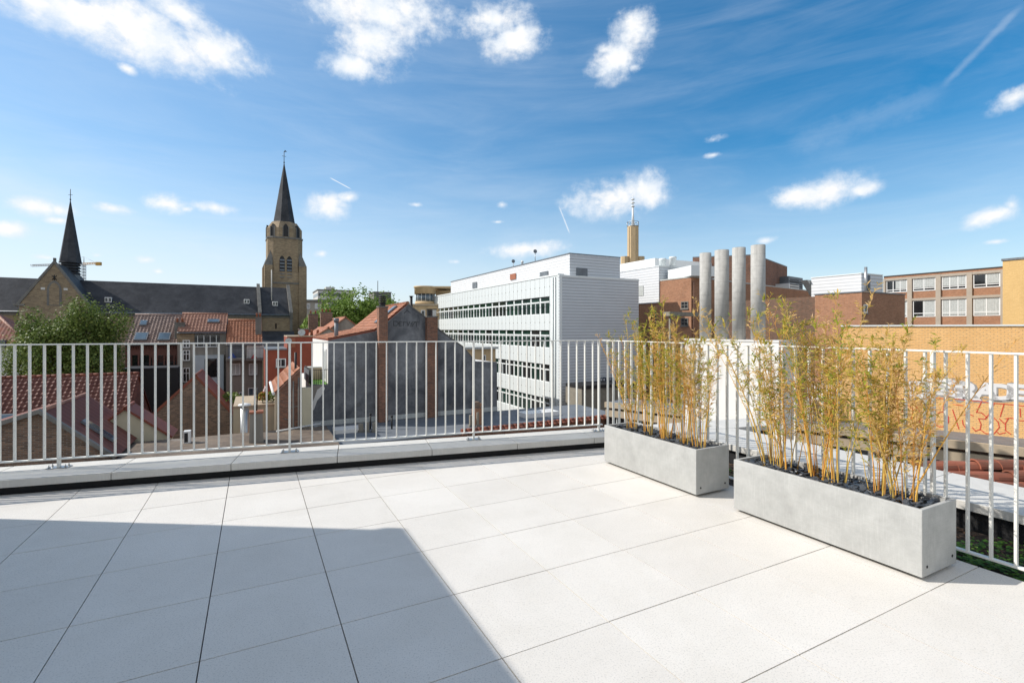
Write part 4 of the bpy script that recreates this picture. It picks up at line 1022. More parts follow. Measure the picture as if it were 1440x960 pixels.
r = Vector(((112 - CX) / F, 1, (HY - 594) / F)); q = Vector((0, 0, CH)) + r * ((r0 + nr * .1 - Vector((0, 0, CH))).dot(nr) / r.dot(nr))
skylight(g2, q, s_ * 1.5, U * .55, nr)
# small red lean-to roof house behind it
A = XY(176, 24.5); zr = zat(576, 24.5); hR = hit(236, A, v2)
g3 = gable('outbuilding', 'small ochre outbuilding with a red roof behind the standing seam roof', A, u2, 1.8, hR, zr, zat(612, (A + v2 * hR).y), M['cream'], M['seamroof'], cat='outbuilding')
A = XY(236, 25); 
# brick gable in the middle
A = XY(275, 34); zr = zat(531, 34); w = Wall(A, v2); hwR = w.s(333); hwL = -w.s(207); zeR = w.z(333, 590); zeL = w.z(207, 592)
g4 = gable('house', 'bare mottled brick gable with red roof edges, centre left below the row of houses', A, u2, 5.0, hwR, zr, zeR, M['dkbr'], M['seamroof'], hwl=hwL, zel=zeL, over=.05, th=.16)
# flat roofs / yard structures in front of it
zc = zat(626, 24); A = XY(150, 22.5); s1 = hit(400, A, v2)
fy = thing('flat_roofed_annex', 'low brown flat roof with pipes below the brick gable', 'annex', v3(A, GZ))
MB().box(v3(A - u2 * 6, GZ), V * (s1 + 2.2), U * 7.6, (0, 0, zc - GZ)).build('wall', M['dkbr'], fy)
MB().box(v3(A - u2 * 6.05, zc + .003), V * (s1 + 2.25), U * 7.7, (0, 0, .08)).build('roof', M['brownroof'], fy)
MB().tube(v3(A + v2 * 7 + u2 * 1, zc + .14), v3(A + v2 * (s1 + 2) + u2 * 2.2, zc + .14), .05, n=8).build('pipe', M['white'], fy)
# air conditioning unit
wq = Wall(XY(258, 24), v2); s0_, s1_, z0, z1 = wq.r(258, 268, 606, 632); z0 = zc + .085
ac = thing('air_conditioner', 'white boxed air conditioner with a black grille on the brown flat roof', 'air conditioner', wq.p(s0_, z0))
wq.rect(MB(), s0_, s1_, z0, z1, -.35, .35).build('casing', M['whitepaint'], ac, bevel=.01)
wq.rect(MB(), s0_ + .03, s0_ + (s1_ - s0_) * .62, z0 + .05, z1 - .08, .001, .01).build('grille', M['black'], ac)
# cream wall, flue and clay chimney
A = XY(328, 31); w = Wall(A, v2); zt_ = w.z(360, 572); s1 = hit(397, A, v2)
cw = thing('garden_wall', 'cream rendered terrace wall with pale coping, right of the brick gable', 'wall', v3(A, GZ))
MB().box(v3(A, GZ), V * s1, U * 5.0, (0, 0, zt_ - GZ)).build('wall', M['cream'], cw)
MB().box(v3(A - u2 * .06, zt_ + .003), V * s1, U * 5.1, (0, 0, .14)).build('coping', M['buff'], cw)
fl_ = thing('flue', 'wide galvanised flue pipe with a white cap before the cream wall', 'flue', v3(XY(344, 27), zc)); q = XY(344, 27)
MB().tube(v3(q, zc - 2.5), v3(q, zat(571, 27)), .21, n=16).build('pipe', M['steel'], fl_); MB().lathe(q, [(.1, zat(571, 27)), (.34, zat(570, 27)), (.3, zat(568, 27)), (.05, zat(566.5, 27))], 16).build('cap', M['whitepaint'], fl_)
q = XY(360.5, 24.5); cc_ = thing('chimney_stack', 'tapered brown cement chimney stack standing on the flat roof', 'chimney', v3(q, zc + .08)); zt_ = zat(580, 24.5)
b = MB(); a0_, a1_ = .32, .27
b.hexa([v3(q + v2 * sx * a0_ + u2 * sy * a0_, zc + .083) for sx, sy in ((-1, -1), (1, -1), (1, 1), (-1, 1))] + [v3(q + v2 * sx * a1_ + u2 * sy * a1_, zt_) for sx, sy in ((-1, -1), (1, -1), (1, 1), (-1, 1))]); b.build('shaft', M['greyrend'], cc_)
MB().box(v3(q - v2 * .31 - u2 * .31, zt_), V * .62, U * .62, (0, 0, .09)).build('cap', M['terra'], cc_)
for px in (357.5, 361): MB().tube(v3(XY(px, 24.5), zt_ + .09), v3(XY(px + 1, 24.5), zat(545, 24.5)), .035, n=6).build('flue_pole', M['black'], cc_)
# roof-garden corner: closed parasol and flowering shrub
q = XY(373, 33.5); zq = w.z(375, 571)
pa = thing('folded_parasol', 'folded pale pink parasol on the cream walled terrace', 'parasol', v3(q, zq)); MB().tube(v3(q, zq), v3(q, zat(543, 33.5)), .025, n=6).build('pole', M['steel'], pa)
MB().lathe(q, [(.22, zat(566, 33.5)), (.25, zat(560, 33.5)), (.12, zat(548, 33.5)), (.02, zat(543.5, 33.5))], 9).build('canopy', M['cloth'], pa)
def shrub(c_, r_, h_, n, ls, mat, lab, name='shrub', cat='shrub', seed=1, stem=True):
    random.seed(seed); t = thing(name, lab, cat, c_); b = MB(); rr = []
    for k in range(n):
        a, e, q = R(0, 6.283), R(-.2, 1.4), R(.45, 1) ** .5
        p = Vector(c_) + Vector((math.cos(a) * math.cos(e) * r_ * q, math.sin(a) * math.cos(e) * r_ * q, h_ * (.45 + .5 * math.sin(e) * q)))
        d = Vector((R(-1, 1), R(-1, 1), R(-1, 1))).normalized() * ls; s_ = d.orthogonal().normalized() * ls * .5
        b.poly([p, p + d * .5 + s_, p + d, p + d * .5 - s_]); rr.append(rnd())
    b.build('foliage', mat, t, fix=False, rattr=rr)
    MB().tube(c_, Vector(c_) + Z * h_ * .5, .03, n=5).build('stem', M['bark'], t)
shrub(v3(XY(369.5, 32.5), zq), .42, .85, 260, .13, M['flower'], 'orange and yellow flowering shrub beside the folded parasol', seed=4)
shrub(v3(XY(384, 33), zq), .6, .8, 320, .13, M['tleaf2'], 'green shrub on the cream walled terrace right of the parasol', seed=5)
shrub(v3(XY(325, 37), zat(580, 37)), .9, 1.6, 420, .16, M['tleaf'], 'dark green shrub showing behind the red edged gable roof', seed=6)
# ------------------------------------------------------------------ house with the dark party wall
A = XY(437, 30.3); PWL = Wall(A, v2); w = PWL
P = lambda px, py: w.at(px, py)
hp = thing('house', 'tall house with tarred dark party wall, orange roof and brick chimneys in the centre', 'house', v3(A, GZ))
zf = -4.5
s437, s455, s462, s698 = 0.0, w.s(455), w.s(462), w.s(699)
prof = [(s437, GZ), (s437, w.z(437, 541)), (s462, w.z(462, 541)), (s462, w.z(462, 479)), (w.s(528), w.z(528, 466)), (w.s(546), w.z(546, 452)), (w.s(574), w.z(574, 428.5)),
        (w.s(600), w.z(600, 448)), (w.s(616), w.z(616, 463)), (w.s(652), w.z(652, 489)), (w.s(668), w.z(668, 508)), (s698, w.z(698, 509)), (s698, GZ)]
DP = 9.0
MB().slab([w.p(s, z) for s, z in prof], U * .35).build('party_wall', M['party'], hp)
inner = [(s437, GZ), (s437, prof[1][1])] + prof[2:12] + [(s698, GZ)]
MB().slab([w.p(s, z - (.02 if z > GZ else 0), -.352) for s, z in inner], U * DP).build('wall', M['white'], hp)
rp_ = [prof[3], prof[4], prof[5], prof[6], prof[7], prof[8], prof[9], prof[10]]
b = MB()
for (a, c) in zip(rp_[:-1], rp_[1:]):
    b.slab([w.p(a[0], a[1] + .005, -.12), w.p(c[0], c[1] + .005, -.12), w.p(c[0], c[1] + .12, -.12), w.p(a[0], a[1] + .12, -.12)], U * (DP + .2))
b.build('roof_deck', M['seamroof'], hp)
b = MB()
for (a, c) in zip(rp_[:3], rp_[1:4]):
    pa_, pb_ = w.p(a[0], a[1] + .125, -.14), w.p(c[0], c[1] + .125, -.14); up = (pb_ - pa_); L = up.length; tile_field(b, pa_, U, up.normalized(), DP, L)
b.build('roof_tiles', M['pantile'], hp, fix=False)
for s, zz_, l in ((w.s(552), w.z(552, 447), .9), (w.s(538), w.z(538, 458), .8)):
    up = (w.p(prof[6][0], prof[6][1]) - w.p(prof[5][0], prof[5][1])).normalized(); nr = U.cross(up); nr = nr if nr.z > 0 else -nr
    skylight(hp, w.p(s, zz_ + .17, -1.6), up * 1.0, U * .7, nr)
rr_ = MB(); k = 0
while k * .36 < DP: q = w.p(prof[6][0], prof[6][1] + .12, -.1 - k * .36); rr_.tube(q, q + U * .33, .13, .11, n=8); k += 1
rr_.build('ridge_tiles', M['pantile'], hp)
cpr = MB()
for (a, c) in ((prof[8], prof[9]), (prof[9], prof[10]), (prof[7], prof[8]), (prof[6], prof[7])):
    cpr.slab([w.p(a[0], a[1] + .006, .04), w.p(c[0], c[1] + .006, .04), w.p(c[0], c[1] + .09, .04), w.p(a[0], a[1] + .09, .04)], U * .17)
cpr.build('verge', M['stone'], hp)
w.rect(MB(), s437, s698, zf + .02, zf + .32, .003, .06).build('flashing', M['curtain'], hp)
# patched render and faint old lettering on the tarred wall
b = MB(); pts = [(436.9, 571), (441, 562), (446, 548), (455, 541), (457, 546), (452, 556), (446, 563), (441, 577)]
b.slab([w.at(px, py, .003) for px, py in pts], v3(w.n * .012, 0)); b.build('render_patch', M['white'], hp)
b = MB(); pts = [(437.2, 541.5), (454, 541.5), (449, 551), (443, 561), (437.2, 570)]
b.slab([w.at(px, py, .003) for px, py in pts], v3(w.n * .008, 0)); b.build('render_patch', M['greyrend'], hp)
def strokes(b, w, lines, th, off=.006, fn=None, t=.004):
    for ln in lines:
        for (a, c) in zip(ln[:-1], ln[1:]):
            p, q = w.at(*fn(a), off), w.at(*fn(c), off); d = (q - p)
            if d.length < 1e-4: continue
            d.normalize(); s_ = d.cross(v3(w.n, 0)).normalized() * th; e_ = d * th * .6
            b.slab([p - s_ - e_, q - s_ + e_, q + s_ + e_, p + s_ - e_], v3(w.n * t, 0))
    return b
fz = lambda a: (530 + a[0] / 12.8, 425 + a[1] / 12.8)
LT = [[(300, 340), (300, 420), (350, 420), (390, 380), (350, 340), (300, 340)], [(400, 350), (400, 420), (450, 420)], [(400, 350), (450, 350)], [(400, 385), (440, 385)], [(475, 425), (475, 355), (520, 355)],
      [(540, 350), (560, 420), (590, 350)], [(600, 430), (650, 430)], [(640, 355), (610, 400), (650, 400), (690, 360)], [(660, 350), (745, 355)], [(710, 355), (710, 440)], [(490, 200), (540, 140), (600, 190)]]
b = strokes(MB(), w, LT, .028, fn=fz); b.build('faded_lettering', M['letter'], hp)
# chimneys against the party wall
def stack(pxa, pxb, pyt, pyb, lab_mat, dep, potsname):
    Wc = Wall(w.o + w.n * dep, v2); s0_, s1_ = Wc.s(pxa), Wc.s(pxb); z1 = Wc.z((pxa + pxb) / 2, pyt)
    f = Wc.rect(MB(), s0_, s1_, zf + .01, z1, -dep + .003, dep - .003).build('chimney', M[lab_mat], hp)
    m_ = v3(Wc.o + v2 * (s0_ + s1_) / 2 - w.n * dep / 2, z1)
    MB().box(m_ - V * ((s1_ - s0_) / 2 + .04) - U * (dep / 2 + .02), V * (s1_ - s0_ + .08), U * (dep + .04), (0, 0, .08)).build('cap', M['stone'], f)
    b = MB()
    if potsname:
        b.lathe(m_, [(.19, m_.z + .08), (.19, m_.z + .25)], 14); b.build('pot', M['black'], f)
        for k in range(4): MB().lathe(m_, [(.24, m_.z + .27 + k * .13), (.24, m_.z + .34 + k * .13), (.16, m_.z + .36 + k * .13)], 14).build('cowl_ring', M['black'], f)
    else:
        MB().box(m_ - V * .3 - U * .14 + Z * .08, V * .26, U * .28, (0, 0, .42)).build('pot', M['black'], f); MB().box(m_ + V * .03 - U * .14 + Z * .08, V * .26, U * .28, (0, 0, .42)).build('pot', M['steel'], f)
        MB().box(m_ - V * .34 - U * .18 + Z * .52, V * .68, U * .36, (0, 0, .05)).build('cowl', M['black'], f)
stack(533, 545.5, 432, 598, 'redbrick', .62, True)
stack(601, 615.5, 446, 590, 'redbrick', .45, False)
q = w.p(w.s(590), w.z(590, 447), -2.0); MB().tube(q - Z, q + Z * 1.55, .1, n=8).tube(q + Z * 1.55, q + Z * 1.6, .16, n=8).build('flue', M['black'], hp)
q = w.p(w.s(476), w.z(476, 476), -.9); MB().tube(q - Z * .3, q + Z * 1.05, .13, n=10).tube(q + Z * 1.05, q + Z * 1.3, .17, n=10).build('flue', M['lead'], hp)
# left side of it: white flank, terrace with balcony rail and green mat
fw = Wall(w.o - v2 * .003, u2, -v2)                              # flank facing left
fs = lambda px: fw.s(px)
w462 = Wall(w.p(s462, 0).to_2d() - v2 * .003, u2, -v2)
s0_, s1_ = 1.2, 3.2; z0 = w.z(462, 541)
f = w462.rect(MB(), .9, 2.6, z0 + .1, z0 + 2.2, .004, .05).build('terrace_door', M['whitepaint'], hp)
for k in range(3): w462.rect(MB(), 1.0 + k * .52, 1.42 + k * .52, z0 + .3, z0 + 2.05, .055, .01).build('pane', M['curtain'], f)
t = MB().box(w.p(0, z0 + .004, -.3), V * (s462 - .01), U * 4.5, (0, 0, .03)).build('turf_mat', M['green'], hp)
b = MB(); n_ = 9
for k in range(n_ + 1): q = w.p(s462 * k / n_, z0, -.1); b.tube(q, q + Z * .95, .012, n=4)
for k in range(22): q = w.p(.04, z0, -.1 - k * .2); b.tube(q, q + Z * .95, .012, n=4)
b.tube(w.p(0, z0 + .95, -.1), w.p(s462, z0 + .95, -.1), .02, n=5).tube(w.p(.04, z0 + .95, -.1), w.p(.04, z0 + .95, -4.4), .02, n=5); b.build('balcony_rail', M['black'], hp)
MB().box(w.p(-.02, z0 + .05, -1.0), V * .02, U * 3.4, (0, 0, .8)).build('rail_screen', M['lead'], hp)
t = thing('planter_box', 'pale storage box on the green matted roof balcony', 'storage box', w.p(.35, z0 + .035, -3.0))
MB().box(w.p(.2, z0 + .035, -3.4), V * .9, U * .8, (0, 0, .8)).build('box', M['buff'], t, bevel=.02); MB().box(w.p(.16, z0 + .838, -3.44), V * .98, U * .88, (0, 0, .05)).build('lid', M['curtain'], t)
f = fw.rect(MB(), 2.2, 3.0, zat(588, 32), zat(566, 32), .004, .02).build('window', M['terra'], hp); fw.rect(MB(), 2.1, 3.1, zat(590, 32) - .1, zat(590, 32), .004, .14).build('sill', M['stone'], f)
# narrow brick house with the orange lean-to roof on its left
A = XY(393, 27.5); wj = Wall(A, v2); zl_, zr_ = wj.z(393, 549), wj.z(429, 514); sj = wj.s(424)
hj = thing('house', 'narrow brick house end with cream corner and steep orange tiled roof', 'house', v3(A, GZ))
zr_ = zl_ + (zr_ - zl_) * sj / wj.s(429)
MB().slab([wj.p(0, GZ), wj.p(sj, GZ), wj.p(sj, zr_), wj.p(0, zl_)], U * 6).build('wall', M['redbrick'], hj)
up = (wj.p(sj, zr_) - wj.p(0, zl_)); L = up.length; up.normalize(); nr = (Z - up * up.z).normalized()
e = wj.p(0, zl_, .1) - up * .3
b = MB().slab([e + nr * .01, e + up * (L + .3) + nr * .01, e + up * (L + .3) + nr * .09, e + nr * .09], U * 6.2); b.build('roof_deck', M['pinktile'], hj)
b = MB(); tile_field(b, e + nr * .095, U, up, 6.2, L + .3); b.build('roof_tiles', M['pantile'], hj, fix=False)
MB().box(wj.p(-.22, GZ, .02), V * .215, U * .5, (0, 0, zl_ - GZ - .1)).build('cream_corner', M['buff'], hj)
MB().tube(wj.p(-.3, zl_ - .15, .1), wj.p(-.3, zl_ - .1, -6), .09, n=6).build('gutter', M['white'], hj)
b = MB()
for s_ in (.62, .86): b.tube(wj.p(sj * s_, GZ, .1), wj.p(sj * s_, zl_ + .8 * s_, .1), .045, n=6)
b.tube(wj.p(sj * .45, -2.9, .1), wj.p(sj * .9, -2.85, .1), .03, n=5).tube(wj.p(sj * .2, -3.5, .1), wj.p(sj * .5, -3.6, .1), .03, n=5); b.build('downpipe', M['stone'], hj)
MB().tube(wj.p(sj * .8, zr_ - 1, -1.2), wj.p(sj * .8, zr_ + .9, -1.2), .07, n=8).build('flue', M['black'], hj)
A2 = wj.p(sj + .01, 0).to_2d(); MB().box(v3(A2, GZ), V * .5, U * .4, (0, 0, zat(545, 28.2) - GZ)).build('end_pier', M['cream'], hj)
# ------------------------------------------------------------------ flat roof before the party wall
q0_, q1_ = w.p(s437, 0).to_2d(), w.p(w.s(700) + 4, 0).to_2d()
near = on(700, 603, zf); dn = (near - q0_).dot(-u2)
fr_ = thing('flat_roofed_annex', 'flat grey bitumen roof in front of the dark party wall', 'annex', v3(q0_, GZ))
fpn = [q0_, q1_ + v2 * 3, q1_ + v2 * 3 - u2 * dn, q0_ - u2 * dn]
MB().prism([p - u2 * .003 for p in fpn[:2]] + fpn[2:], GZ + .02, zf - .1).build('wall', M['redbrick'], fr_)
MB().prism([fpn[0] - u2 * .003, fpn[1] - u2 * .003, fpn[2], fpn[3]], zf - .098, zf).build('roof', M['flatroof'], fr_)
MB().box(v3(q0_, zf + .003) - U * dn, V * .22, U * (dn - .1), (0, 0, .28)).build('upstand', M['curtain'], fr_)
k0_ = hit(640, near - v2 * 20, v2)
b = MB(); Lw = (q1_ + v2 * 3 - q0_).length
st = (on(648, 608, zf) - (q0_ - u2 * dn)).dot(v2); b2 = MB()
k = st
while k < Lw - .2: q = v3(q0_ - u2 * dn + v2 * k, zf + .10); b.tube(q, q + V * .31, .13, .115, n=8); q = q - U * .2 - Z * .1; b.tube(q, q + V * .31, .10, .09, n=8); k += .34
b.build('ridge_tiles', M['oldtile'], fr_)
MB().box(v3(q0_ + v2 * 1.0 - u2 * 1.9, zf + .003), V * 1.6, -U * 1.1, (0, 0, .22)).build('roof_hatch', M['white'], fr_)
MB().box(v3(q0_ + v2 * (st + 5.5) - u2 * (dn - 2.2), zf + .003), V * 2.6, U * 1.2, (0, 0, .3)).build('roof_hatch', M['whitepaint'], fr_)
random.seed(8)
for i, (px0, px1, pt) in enumerate(((505, 511, 596), (514.5, 519, 594), (524.5, 529, 594.5), (661, 665, 584), (671, 674, 580))):
    Yp = 28.6 if px0 < 600 else 30.2; c_ = XY(px0, Yp); w1 = (px1 - px0) / F * Yp
    lab = ['leftmost of three concrete posts on the flat roof', 'thin middle post of three concrete posts on the flat roof', 'rightmost of three concrete posts on the flat roof',
           'pale concrete post left of the small crumbling brick chimney', 'concrete post leaning against the small crumbling brick chimney'][i]
    t = thing('concrete_post', lab, 'post', v3(c_, zf), group='concrete posts on the flat roof')
    MB().box(v3(c_, zf + .002), V * w1, U * w1, (0, 0, zat(pt, Yp) - zf)).build('shaft', M['concrete'], t, bevel=.015)
    MB().box(v3(c_, zf + .002) - V * .05 - U * .05, V * (w1 + .1), U * (w1 + .1), (0, 0, .12)).build('footing', M['stone'], t)
t = thing('brick_chimney', 'small crumbling brick chimney on the flat roof near the white offices', 'chimney', v3(XY(668, 30.6), zf))
c_ = XY(668, 30.6); zc_ = zat(575, 30.6); MB().box(v3(c_, zf + .002), V * .55, U * .5, (0, 0, zc_ - zf)).build('shaft', M['tanbrick'], t)
b = MB()
for k in range(9): b.box(v3(c_ + v2 * R(0, .3) + u2 * R(0, .3), zc_ + R(0, .25)), V * .2, U * .16, (0, 0, .15))
MB().box(v3(c_, zc_ + .002) - V * .02, V * .34, U * .4, (0, 0, .42)).build('broken_top', M['dkbr'], t); b.build('loose_bricks', M['tanbrick'], t)
for px, pt, pb, lab in ((521, 583, 604, 'thin black vent pipe beside the concrete posts'), (551, 586, 604, 'short black vent pipe right of the tall brick chimney')):
    q = XY(px, 29.6); t = thing('vent_pipe', lab, 'pipe', v3(q, zf)); MB().tube(v3(q, zf), v3(q, zat(pt, 29.6)), .05, n=8).build('pipe', M['black'], t); MB().tube(v3(q, zat(pt, 29.6)), v3(q, zat(pt, 29.6) + .08), .08, n=8).build('cap', M['black'], t)
# ------------------------------------------------------------------ houses behind the party wall house
def far_gable(px, py, Y, hw, rise, L, lab, wm='pinkbrick', rm='pantile'):
    A = XY(px, Y); zr = zat(py, Y); return gable('house', lab, A, u2, L, hw, zr, zr - rise, M[wm], M[rm])
g = far_gable(486, 447, 52, 2.6, 2.0, 9, 'small orange roofed house behind the dark party wall house', 'greyrend')
q = XY(468, 48)
t = gable('house', 'grey house with an orange roof sloping behind the white balcony wall', XY(462, 44), u2, 8, 2.6, zat(462, 44), zat(476, 44) - .8, M['greyrend'], M['pantile'])
for (px, Y, pt, pb, ww, n, lab) in ((434, 60, 442, 480, 1.1, 2, 'wide dark brick chimney stack before the beige flats'), (451, 58, 440, 480, 1.3, 3, 'dark brick chimney stack with pots before the far trees')):
    t = thing('chimney_stack', lab, 'chimney', v3(XY(px, Y), zat(pb, Y) - 6)); chimney(t, XY(px, Y), ww, .7, zat(pb, Y) - 6, zat(pt, Y), M['dkbr'], n, name='shaft')
for px in (499, 504, 508):
    pass
# ------------------------------------------------------------------ distant blocks
def block(name, lab, px0, px1, Y, pyt, dep, wm, cat='building', d=None, zb=GZ):
    A = XY(px0, Y); d = d or Vector((1, 0)); s1 = hit(px1, A, d); zt_ = zat(pyt, Y); t = thing(name, lab, cat, v3(A, zb)); bk = Vector((-d.y, d.x))
    MB().box(v3(A, zb), v3(d * s1, 0), v3(bk * dep, 0), (0, 0, zt_ - zb)).build('wall', wm, t); MB().box(v3(A - d * .3 - bk * .3, zt_ + .01), v3(d * (s1 + .6), 0), v3(bk * (dep + .6), 0), (0, 0, .5)).build('roof', M['stone'], t)
    return t, Wall(A, d), s1, zt_
t, w1, s1, zt_ = block('apartment_block', 'beige block of flats right of the church tower', 429, 463, 130, 424, 14, M['beige'])
for r_ in range(7):
    z_ = zt_ - 1.9 - r_ * 3.0
    for k in range(3): c0 = .5 + k * s1 / 3; w1.window(t, c0, c0 + s1 / 3 - 1.3, z_, z_ + 1.4, glass=M['curtain' if (k + r_) % 3 else 'glassd'], nv=1, fw=.14)
t, w1, s1, zt_ = block('office_block', 'distant white office block with dark strip windows left of the bright trees', 447, 497, 240, 408, 22, M['coping'], d=v2)
for r_ in range(6): z_ = zt_ - 2.8 - r_ * 3.1; w1.rect(MB(), .3, s1 - .3, z_, z_ + 1.5, .01, .05).build('strip_window', M['glassd'], t)
w5 = Wall(w1.o - v2 * .01, u2, -v2)
for r_ in range(6): z_ = zt_ - 2.8 - r_ * 3.1; w5.rect(MB(), .5, 20, z_, z_ + 1.5, .01, .05).build('strip_window', M['glassd'], t)
MB().box(v3(w1.o + v2 * s1 * .25 + u2 * 4, zt_ + .5), V * s1 * .25, U * 6, (0, 0, 1.6)).build('plant_room', M['coping'], t)
t, w1, s1, zt_ = block('tower_block', 'distant grey tower block peeping over the bright trees', 526, 550, 300, 411, 16, M['stone'], d=v2)
for r_ in range(6): z_ = zt_ - 2.8 - r_ * 3.1; w1.rect(MB(), .3, s1 - .3, z_, z_ + 1.5, .01, .05).build('strip_window', M['glassd'], t)
q = w1.p(s1 * .3, zt_ + .5, -4); MB().tube(q, q + Z * 7, .2, n=5).build('aerial', M['black'], t)
# round tan building
rc = XY(598, 78); rt = thing('round_building', 'tan building with a round glazed turret behind the white offices', 'building', v3(rc, GZ))
zb0, zg0, zg1, ztp = zat(427, 78), zat(424, 78), zat(413.5, 78), zat(403, 78)
MB().lathe(rc, [(1.58, zb0 - .2), (1.58, zg0)], 28).build('turret_base', M['tan'], rt); MB().lathe(rc, [(1.45, zg0), (1.45, zg1)], 28).build('turret_glazing', M['glassb'], rt)
MB().lathe(rc, [(1.68, zg1), (1.68, ztp - .25), (1.80, ztp - .2), (1.80, ztp)], 28).build('turret_drum', M['tan'], rt)
b = MB()
for k in range(14): a = 6.283 * k / 14; q = v3(rc, zg0) + Vector((math.cos(a) * 1.48, math.sin(a) * 1.48, 0)); b.tube(q, q + Z * (zg1 - zg0), .04, n=4)
b.build('glazing_bar', M['mull'], rt)
MB().box(v3(XY(613, 79), zb0 - 1), (2.6, 0, 0), (0, 3, 0), (0, 0, zat(408, 79) - zb0 + 1)).build('stair_block', M['tan'], rt); MB().box(v3(XY(606, 76.5), zat(405, 77)), (3.3, 0, 0), (0, 6, 0), (0, 0, .25)).build('canopy', M['tan'], rt)
wb = Wall(XY(574, 76), Vector((1, 0))); zt_ = zat(430, 76)
MB().box(wb.p(0, GZ), (9, 0, 0), (0, 12, 0), (0, 0, zt_ - GZ)).build('wall', M['tan'], rt); MB().box(wb.p(-.2, zt_ + .01, .2), (9.3, 0, 0), (0, 12.3, 0), (0, 0, .3)).build('roof', M['buff'], rt)
for a in (592, 600): wb.wpx(rt, a, a + 6, 436, 446, nv=0, fw=.1)
# tan building between party wall and offices
A = XY(650, 44); wn_ = Wall(A, v2)
t = thing('house', 'tan rendered house glimpsed between the dark party wall and the white offices', 'house', v3(A, GZ)); s1 = wn_.s(697); zt_ = wn_.z(675, 491)
MB().box(v3(A, GZ), V * s1, U * 3.5, (0, 0, zt_ - GZ)).build('wall', M['tan'], t); MB().box(v3(A - u2 * .2 - v2 * .2, zt_ + .01), V * (s1 + .4), U * 3.9, (0, 0, .2)).build('roof', M['curtain'], t)
wn_.wpx(t, 679, 683, 499, 508, nv=0)
# ------------------------------------------------------------------ white office building
OC = XY(788, 46); zt_o = zat(387, 46); LO = hit(608, OC, u2)
ob = thing('office_building', 'long white office building with four rows of green windows and grey metal end wall', 'office building', v3(OC, GZ))
wo_ = Wall(OC, u2, -v2)
WD = hit(897, OC, v2)
MB().box(v3(OC, GZ), U * LO, V * WD, (0, 0, zt_o - .3 - GZ)).build('core', M['panel'], ob)
sb = wo_.s(775.5); rows = [(416.7, 441.8), (464.4, 489.5), (511, 538), (560, 586)]
NB_ = 19; bw = (LO - sb - .3) / NB_
zz_ = [(wo_.z(775.5, b_), wo_.z(775.5, a_)) for a_, b_ in rows]; pitch = (zz_[0][0] - zz_[3][0]) / 3
zz_ += [(zz_[3][0] - pitch, zz_[3][1] - pitch)]
hh = 1.72
zs_ = [(z_[0], z_[0] + hh) for z_ in zz_]
edges = [zt_o] + [q for z_ in zs_ for q in (z_[1], z_[0])] + [GZ]
D_ = .20
for k in range(0, len(edges), 2): wo_.rect(MB(), 0, LO, edges[k + 1], edges[k], .002, D_).build('spandrel', M['panel'], ob)
b = MB(); b3 = MB()
for k in range(0, len(edges), 2):                                   # panel joints and fixings
    for i in range(NB_ * 2 + 1):
        s_ = sb + bw * i / 2; wo_.rect(b, s_ - .012, s_ + .012, edges[k + 1], edges[k], D_ + .003, .003)
        zc_ = (edges[k] + edges[k + 1]) / 2; wo_.rect(b3, s_ - .045, s_ + .045, zc_ - .045, zc_ + .045, D_ + .008, .008)
b.build('panel_joints', M['stone'], ob); b3.build('panel_fixings', M['stone'], ob)
wo_.rect(MB(), -.0, LO, zt_o + .003, zt_o + .16, -.4, .66).build('parapet_cap', M['mull'], ob)
random.seed(21)
for r_, (z0, z1) in enumerate(zs_[:4]):
    wo_.rect(MB(), 0, sb, z0, z1, .002, D_).build('pier', M['panel'], ob)
    wo_.rect(MB(), sb + NB_ * bw, LO, z0, z1, .002, D_).build('pier', M['panel'], ob)
    for i in range(NB_):
        a = sb + i * bw; c_ = a + bw; b = MB()
        wo_.rect(b, a, a + .22, z0, z1, .002, .07); wo_.rect(b, a + .24, c_, z1 - .56, z1 - .44, .004, .12); wo_.rect(b, (a + c_) / 2 + .02, (a + c_) / 2 + .1, z0, z1 - .56, .004, .12)
        wo_.rect(b, a + .24, c_, z0, z0 + .07, .004, .14)
        f = b.build('window', M['mull'], ob)
        g_ = MB(); wo_.rect(g_, a + .24, c_, z0 + .07, z1, .002, .02); g_.build('pane', M['glass'] if rnd() < .78 else M['glassd'], f)
    if r_ < 2:
        b = MB(); zr_b = z1 - .62; b.tube(wo_.p(sb + .1, zr_b, D_ + .28), wo_.p(sb + NB_ * bw, zr_b, D_ + .28), .035, n=5)
        for i in range(NB_ + 1): s_ = sb + i * bw; b.tube(wo_.p(s_ + .05, zr_b, D_), wo_.p(s_ + .05, zr_b, D_ + .28), .025, n=4)
        b.build('sunshade_rail', M['mull'], ob)
for k in (.35, .62): MB().tube(wo_.p(sb * k - .05, GZ, D_ + .08), wo_.p(sb * k - .05, zt_o - .1, D_ + .08), .06, n=8).build('downpipe', M['mull'], ob)
we = Wall(OC - u2 * .003 - v2 * D_, v2)
we.rect(MB(), 0, WD + D_, GZ, zt_o - .15, .0, .12).build('metal_end_wall', M['siding'], ob)
we.rect(MB(), -.02, WD + D_ + .02, zt_o - .147, zt_o + .04, -.3, .45).build('end_cap', M['mull'], ob)
we.rect(MB(), .02, .30, GZ, zt_o - .15, .122, .03).build('corner_trim', M['mull'], ob)
